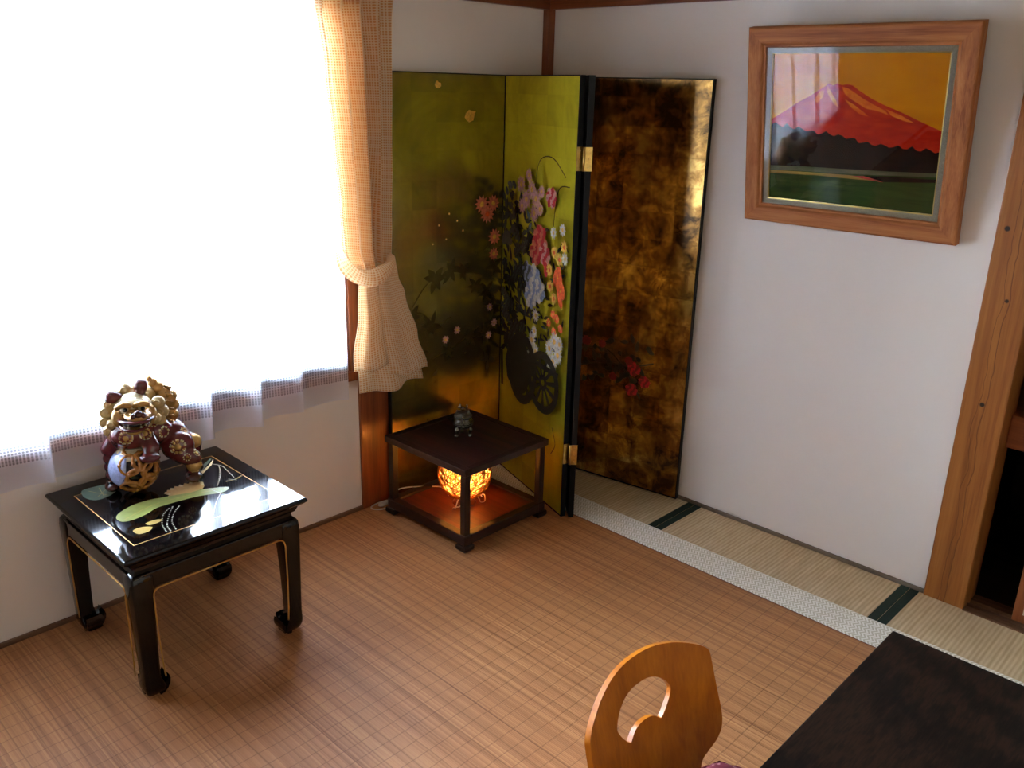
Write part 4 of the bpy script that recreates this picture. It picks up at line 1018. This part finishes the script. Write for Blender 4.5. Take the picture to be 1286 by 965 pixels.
# ------------------------------------------------------------------ legless bentwood chair
CHAIRWOOD = wood('honey_bentwood', C(158, 82, 8), C(184, 102, 12), C(202, 120, 20), 'Z', .7, .38, .08)
ch = thing('floor_chair', 'honey coloured bentwood legless chair with cut-out backrest beside the dark table', 'chair', (1.80, -1.532, .0055))
SL = .275; LL = math.hypot(1, SL)
outer = [(.0, .4660), (.045, .4645), (.09, .458), (.135, .446), (.175, .430), (.200, .417), (.2135, .404), (.2165, .385), (.2185, .34), (.2205, .30), (.2225, .265), (.2225, .235), (.216, .208), (.200, .186), (.175, .168), (.15, .150), (.14, .12), (.145, .07)]
outer = outer + [(-w, h) for w, h in reversed(outer[1:])]
hole = [(0, .4035), (.03, .402), (.058, .393), (.082, .376), (.096, .355), (.094, .342), (.084, .326), (.072, .311), (.060, .299), (.054, .297), (.046, .303), (.034, .312), (.018, .3165), (0, .318)]
hole = hole + [(-w, h) for w, h in reversed(hole[1:-1])]
def dens(p, n): return [tuple(q)[:2] for q in smooth_path([(a, b, 0) for a, b in p], n, True)]
outer, hole = dens(outer, 3), dens(hole, 3)
bm = bmesh.new()
def loop(pts): 
    vs = [bm.verts.new((w, h, 0)) for w, h in pts]; return [bm.edges.new((vs[i], vs[(i + 1) % len(vs)])) for i in range(len(vs))]
eds = loop(outer) + loop(hole)
bmesh.ops.triangle_fill(bm, use_beauty=True, use_dissolve=False, edges=eds)
for k in range(-10, 11):
    bmesh.ops.bisect_plane(bm, geom=bm.verts[:] + bm.edges[:] + bm.faces[:], plane_co=(k * .021, 0, 0), plane_no=(1, 0, 0))
for k in range(18):
    bmesh.ops.bisect_plane(bm, geom=bm.verts[:] + bm.edges[:] + bm.faces[:], plane_co=(0, .075 + k * .022, 0), plane_no=(0, 1, 0))
for v in bm.verts:
    w, h = v.co.x, v.co.y
    z = h / LL; x = 1.77 - SL * (z - .2) + .045 * (w / .22) ** 2 - .016      # wraps forward at the sides
    if h < .20: x += (.20 - h) ** 2 * 1.2                                     # bends into the seat
    v.co = (x - 1.80, w, z - .005)
bmesh.ops.remove_doubles(bm, verts=bm.verts, dist=.0004)
bmesh.ops.recalc_face_normals(bm, faces=bm.faces)
bmesh.ops.solidify(bm, geom=bm.faces[:], thickness=.012)
bm.normal_update()
for e_ in bm.edges:
    if len(e_.link_faces) == 2 and e_.calc_face_angle() > math.radians(50): e_.smooth = False
obj('backrest', bm, CHAIRWOOD, ch, smooth=True)
# seat: shallow bent plywood pan on two runners
bm = bmesh.new(); rows = []
for i in range(15):
    f = i / 14; x = -.000 + f * .430; z = .058 - .018 * math.sin(PI * min(1, f * 1.2)) + (.018 * (1 - f / .12) ** 2 if f < .12 else 0)
    hw = .145 + (.215 - .145) * min(1, f * 5) - .05 * max(0, (f - .8) / .2) ** 2
    rows.append([(x, -hw + 2 * hw * j / 16, z + .006 * abs(j / 8 - 1) ** 2) for j in range(17)])
V = [[bm.verts.new(p) for p in r] for r in rows]
for i in range(14):
    for j in range(16): bm.faces.new((V[i][j], V[i + 1][j], V[i + 1][j + 1], V[i][j + 1]))
ob = obj('seat', bm, CHAIRWOOD, ch, smooth=True); md = ob.modifiers.new('t', 'SOLIDIFY'); md.thickness = .012; md.offset = 0
for s__ in (-1, 1):
    bm = bmesh.new(); tube(bm, [(.02, s__ * .11, .010), (.06, s__ * .12, .010), (.38, s__ * .14, .010), (.42, s__ * .14, .010)], [.008, .010, .010, .008], 10); box(bm, .08, .36, s__ * .135 - .010, s__ * .135 + .010, .012, .036); obj('runner', bm, CHAIRWOOD, ch)
# dark red patterned cushion on the seat
t = NT('dark_red_cushion_cloth'); v = t.coord('Object', (1, 1, 1)); vo = t.n('ShaderNodeTexVoronoi'); t.l(v, vo.inputs['Vector']); vo.inputs['Scale'].default_value = 75
dots = t.math('LESS_THAN', vo.outputs['Distance'], .30)
t.bsdf(t.mix(t.math('MULTIPLY', dots, .8), C(104, 22, 36), C(170, 110, 112)), .9); CUSH = t.m
cu = thing('seat_cushion', 'dark red speckled flat cushion on the seat of the bentwood chair', 'cushion', (2.020, -1.522, .066))
bm = bmesh.new(); rings = []; n_ = 12
hw = .252
def cush(a, b): return a * hw * math.sqrt(1 - .16 * b ** 4), b * hw * math.sqrt(1 - .16 * a ** 4)
grid = {}
for side in (1, -1):
    for i in range(25):
        for j in range(25):
            a, b = i / 12 - 1, j / 12 - 1
            ed = max(0, 1 - max(abs(a), abs(b)) ** 6) ** .5 * (1 - .25 * (a * a + b * b) / 2)
            rx_, ry_ = cush(a, b)
            if side == -1 and (abs(a) == 1 or abs(b) == 1): grid[(side, i, j)] = grid[(1, i, j)]; continue
            grid[(side, i, j)] = bm.verts.new((rx_, ry_, .022 + (.024 * ed if side > 0 else -.012 * ed)))
    for i in range(24):
        for j in range(24):
            q = [grid[(side, i, j)], grid[(side, i + 1, j)], grid[(side, i + 1, j + 1)], grid[(side, i, j + 1)]]
            bm.faces.new(q)
obj('cushion_cover', bm, CUSH, cu, smooth=True)
bm = bmesh.new(); pp = []
for k in range(48):
    s4 = k / 12; sd = int(s4); u = s4 - sd
    a, b = [(-1 + 2 * u, -1), (1, -1 + 2 * u), (1 - 2 * u, 1), (-1, 1 - 2 * u)][sd]; pp.append((*cush(a, b), .022))
pp = smooth_path([p for i, p in enumerate(pp) if i % 12], 2, True); tube(bm, pp, .003, 6, 0, True); obj('piping', bm, CUSH, cu, smooth=True)

# ------------------------------------------------------------------ dark low dining table
t = NT('dark_open_grain_wood'); v = t.coord('Object', (1, .35, 1), (0, 0, .15)); w_ = t.n('ShaderNodeTexWave', wave_type='RINGS'); t.l(v, w_.inputs['Vector'])
w_.inputs['Scale'].default_value = 16; w_.inputs['Distortion'].default_value = 5; w_.inputs['Detail'].default_value = 4; w_.inputs['Detail Scale'].default_value = 2.2
vf = t.coord('Object', (260, 26, 60)); f_ = t.noise(vf, 1, 2)
g_ = t.math('ADD', t.math('MULTIPLY', w_.outputs['Fac'], .30), t.math('MULTIPLY', f_, .70))
t.bsdf(t.ramp(g_, [(.3, C(14, 8, 5)), (.5, C(26, 16, 10)), (.7, C(40, 25, 16))])  , .55, 0, .12, 0, t.bump(g_, .1, .001)); DESK = t.m
dt = thing('low_table', 'very dark brown plain wooden low table beside the bentwood chair', 'table', (2.435, -1.455, .0055))
ax, ay = .453, .62
bm = B(-ax, ax, -ay, ay, .293, .325); obj('table_top', bm, DESK, dt, bevel=.004, seg=3)
bm = bmesh.new(); q = .06
box(bm, -ax + q, ax - q, -ay + q, -ay + q + .02, .245, .293); box(bm, -ax + q, ax - q, ay - q - .02, ay - q, .245, .293)
box(bm, -ax + q, -ax + q + .02, -ay + q + .02, ay - q - .02, .245, .293); box(bm, ax - q - .02, ax - q, -ay + q + .02, ay - q - .02, .245, .293)
obj('apron', bm, DESK, dt)
for sx in (-1, 1):
    for sy in (-1, 1):
        bm = bmesh.new(); ring_loft(bm, [[(sx * (ax - .055) + a * h_, sy * (ay - .055) + b * h_, z) for a, b in ((-1, -1), (1, -1), (1, 1), (-1, 1))] for h_, z in ((.028, 0), (.036, .245), (.036, .293))])
        for f in bm.faces: f.smooth = False
        obj('leg', bm, DESK, dt, bevel=.003)

# ------------------------------------------------------------------ light: hazy bright sky through the window and the added fill window
w = bpy.data.worlds.new('sky'); S.world = w; w.use_nodes = True; nt = w.node_tree; nt.nodes.clear()
wo = nt.nodes.new('ShaderNodeOutputWorld'); bg = nt.nodes.new('ShaderNodeBackground'); tcw = nt.nodes.new('ShaderNodeTexCoord')
sp = nt.nodes.new('ShaderNodeSeparateXYZ'); rm = nt.nodes.new('ShaderNodeValToRGB')
nt.links.new(tcw.outputs['Generated'], sp.inputs[0]); nt.links.new(sp.outputs[2], rm.inputs[0])
e = rm.color_ramp.elements; e[0].position = 0.0; e[0].color = (.16, .16, .15, 1); e[1].position = .06; e[1].color = (.58, .69, .82, 1)
x = e.new(.6); x.color = (.94, 1.18, 1.48, 1)
nt.links.new(rm.outputs[0], bg.inputs[0]); bg.inputs[1].default_value = 14.0; nt.links.new(bg.outputs[0], wo.inputs[0])
ld = bpy.data.lights.new('window_portal', 'AREA'); ld.shape = 'RECTANGLE'; ld.size = WZ1 - WZ0; ld.size_y = WY1 - WY0; ld.cycles.is_portal = True
lo = link('window_portal', ld); lo.location = (-.13, (WY0 + WY1) / 2, (WZ0 + WZ1) / 2); lo.rotation_euler = (0, -PI / 2, 0)
l2 = bpy.data.lights.new('fill_window_portal', 'AREA'); l2.shape = 'RECTANGLE'; l2.size = FZ1 - FZ0; l2.size_y = FY1 - FY0; l2.cycles.is_portal = True  # portal of the added fill window
o2 = link('fill_window_portal', l2); o2.location = (XR + .12, (FY0 + FY1) / 2, (FZ0 + FZ1) / 2); o2.rotation_euler = (0, PI / 2, 0)
bl = bpy.data.lights.new('lamp_bulb_light', 'POINT'); bl.energy = .62; bl.color = (1, .55, .20); bl.shadow_soft_size = .02
bo = link('lamp_bulb_light', bl, lp); bo.location = (0, 0, .125)

vs = S.view_settings; vs.view_transform = 'Standard'; vs.look = 'None'; vs.gamma = 1; vs.use_curve_mapping = False; vs.exposure = 2.66
cy = S.cycles; cy.max_bounces = 12; cy.diffuse_bounces = 7; cy.glossy_bounces = 5; cy.transparent_max_bounces = 24; cy.caustics_reflective = False; cy.caustics_refractive = False
cy.use_denoising = True; cy.sample_clamp_indirect = 8
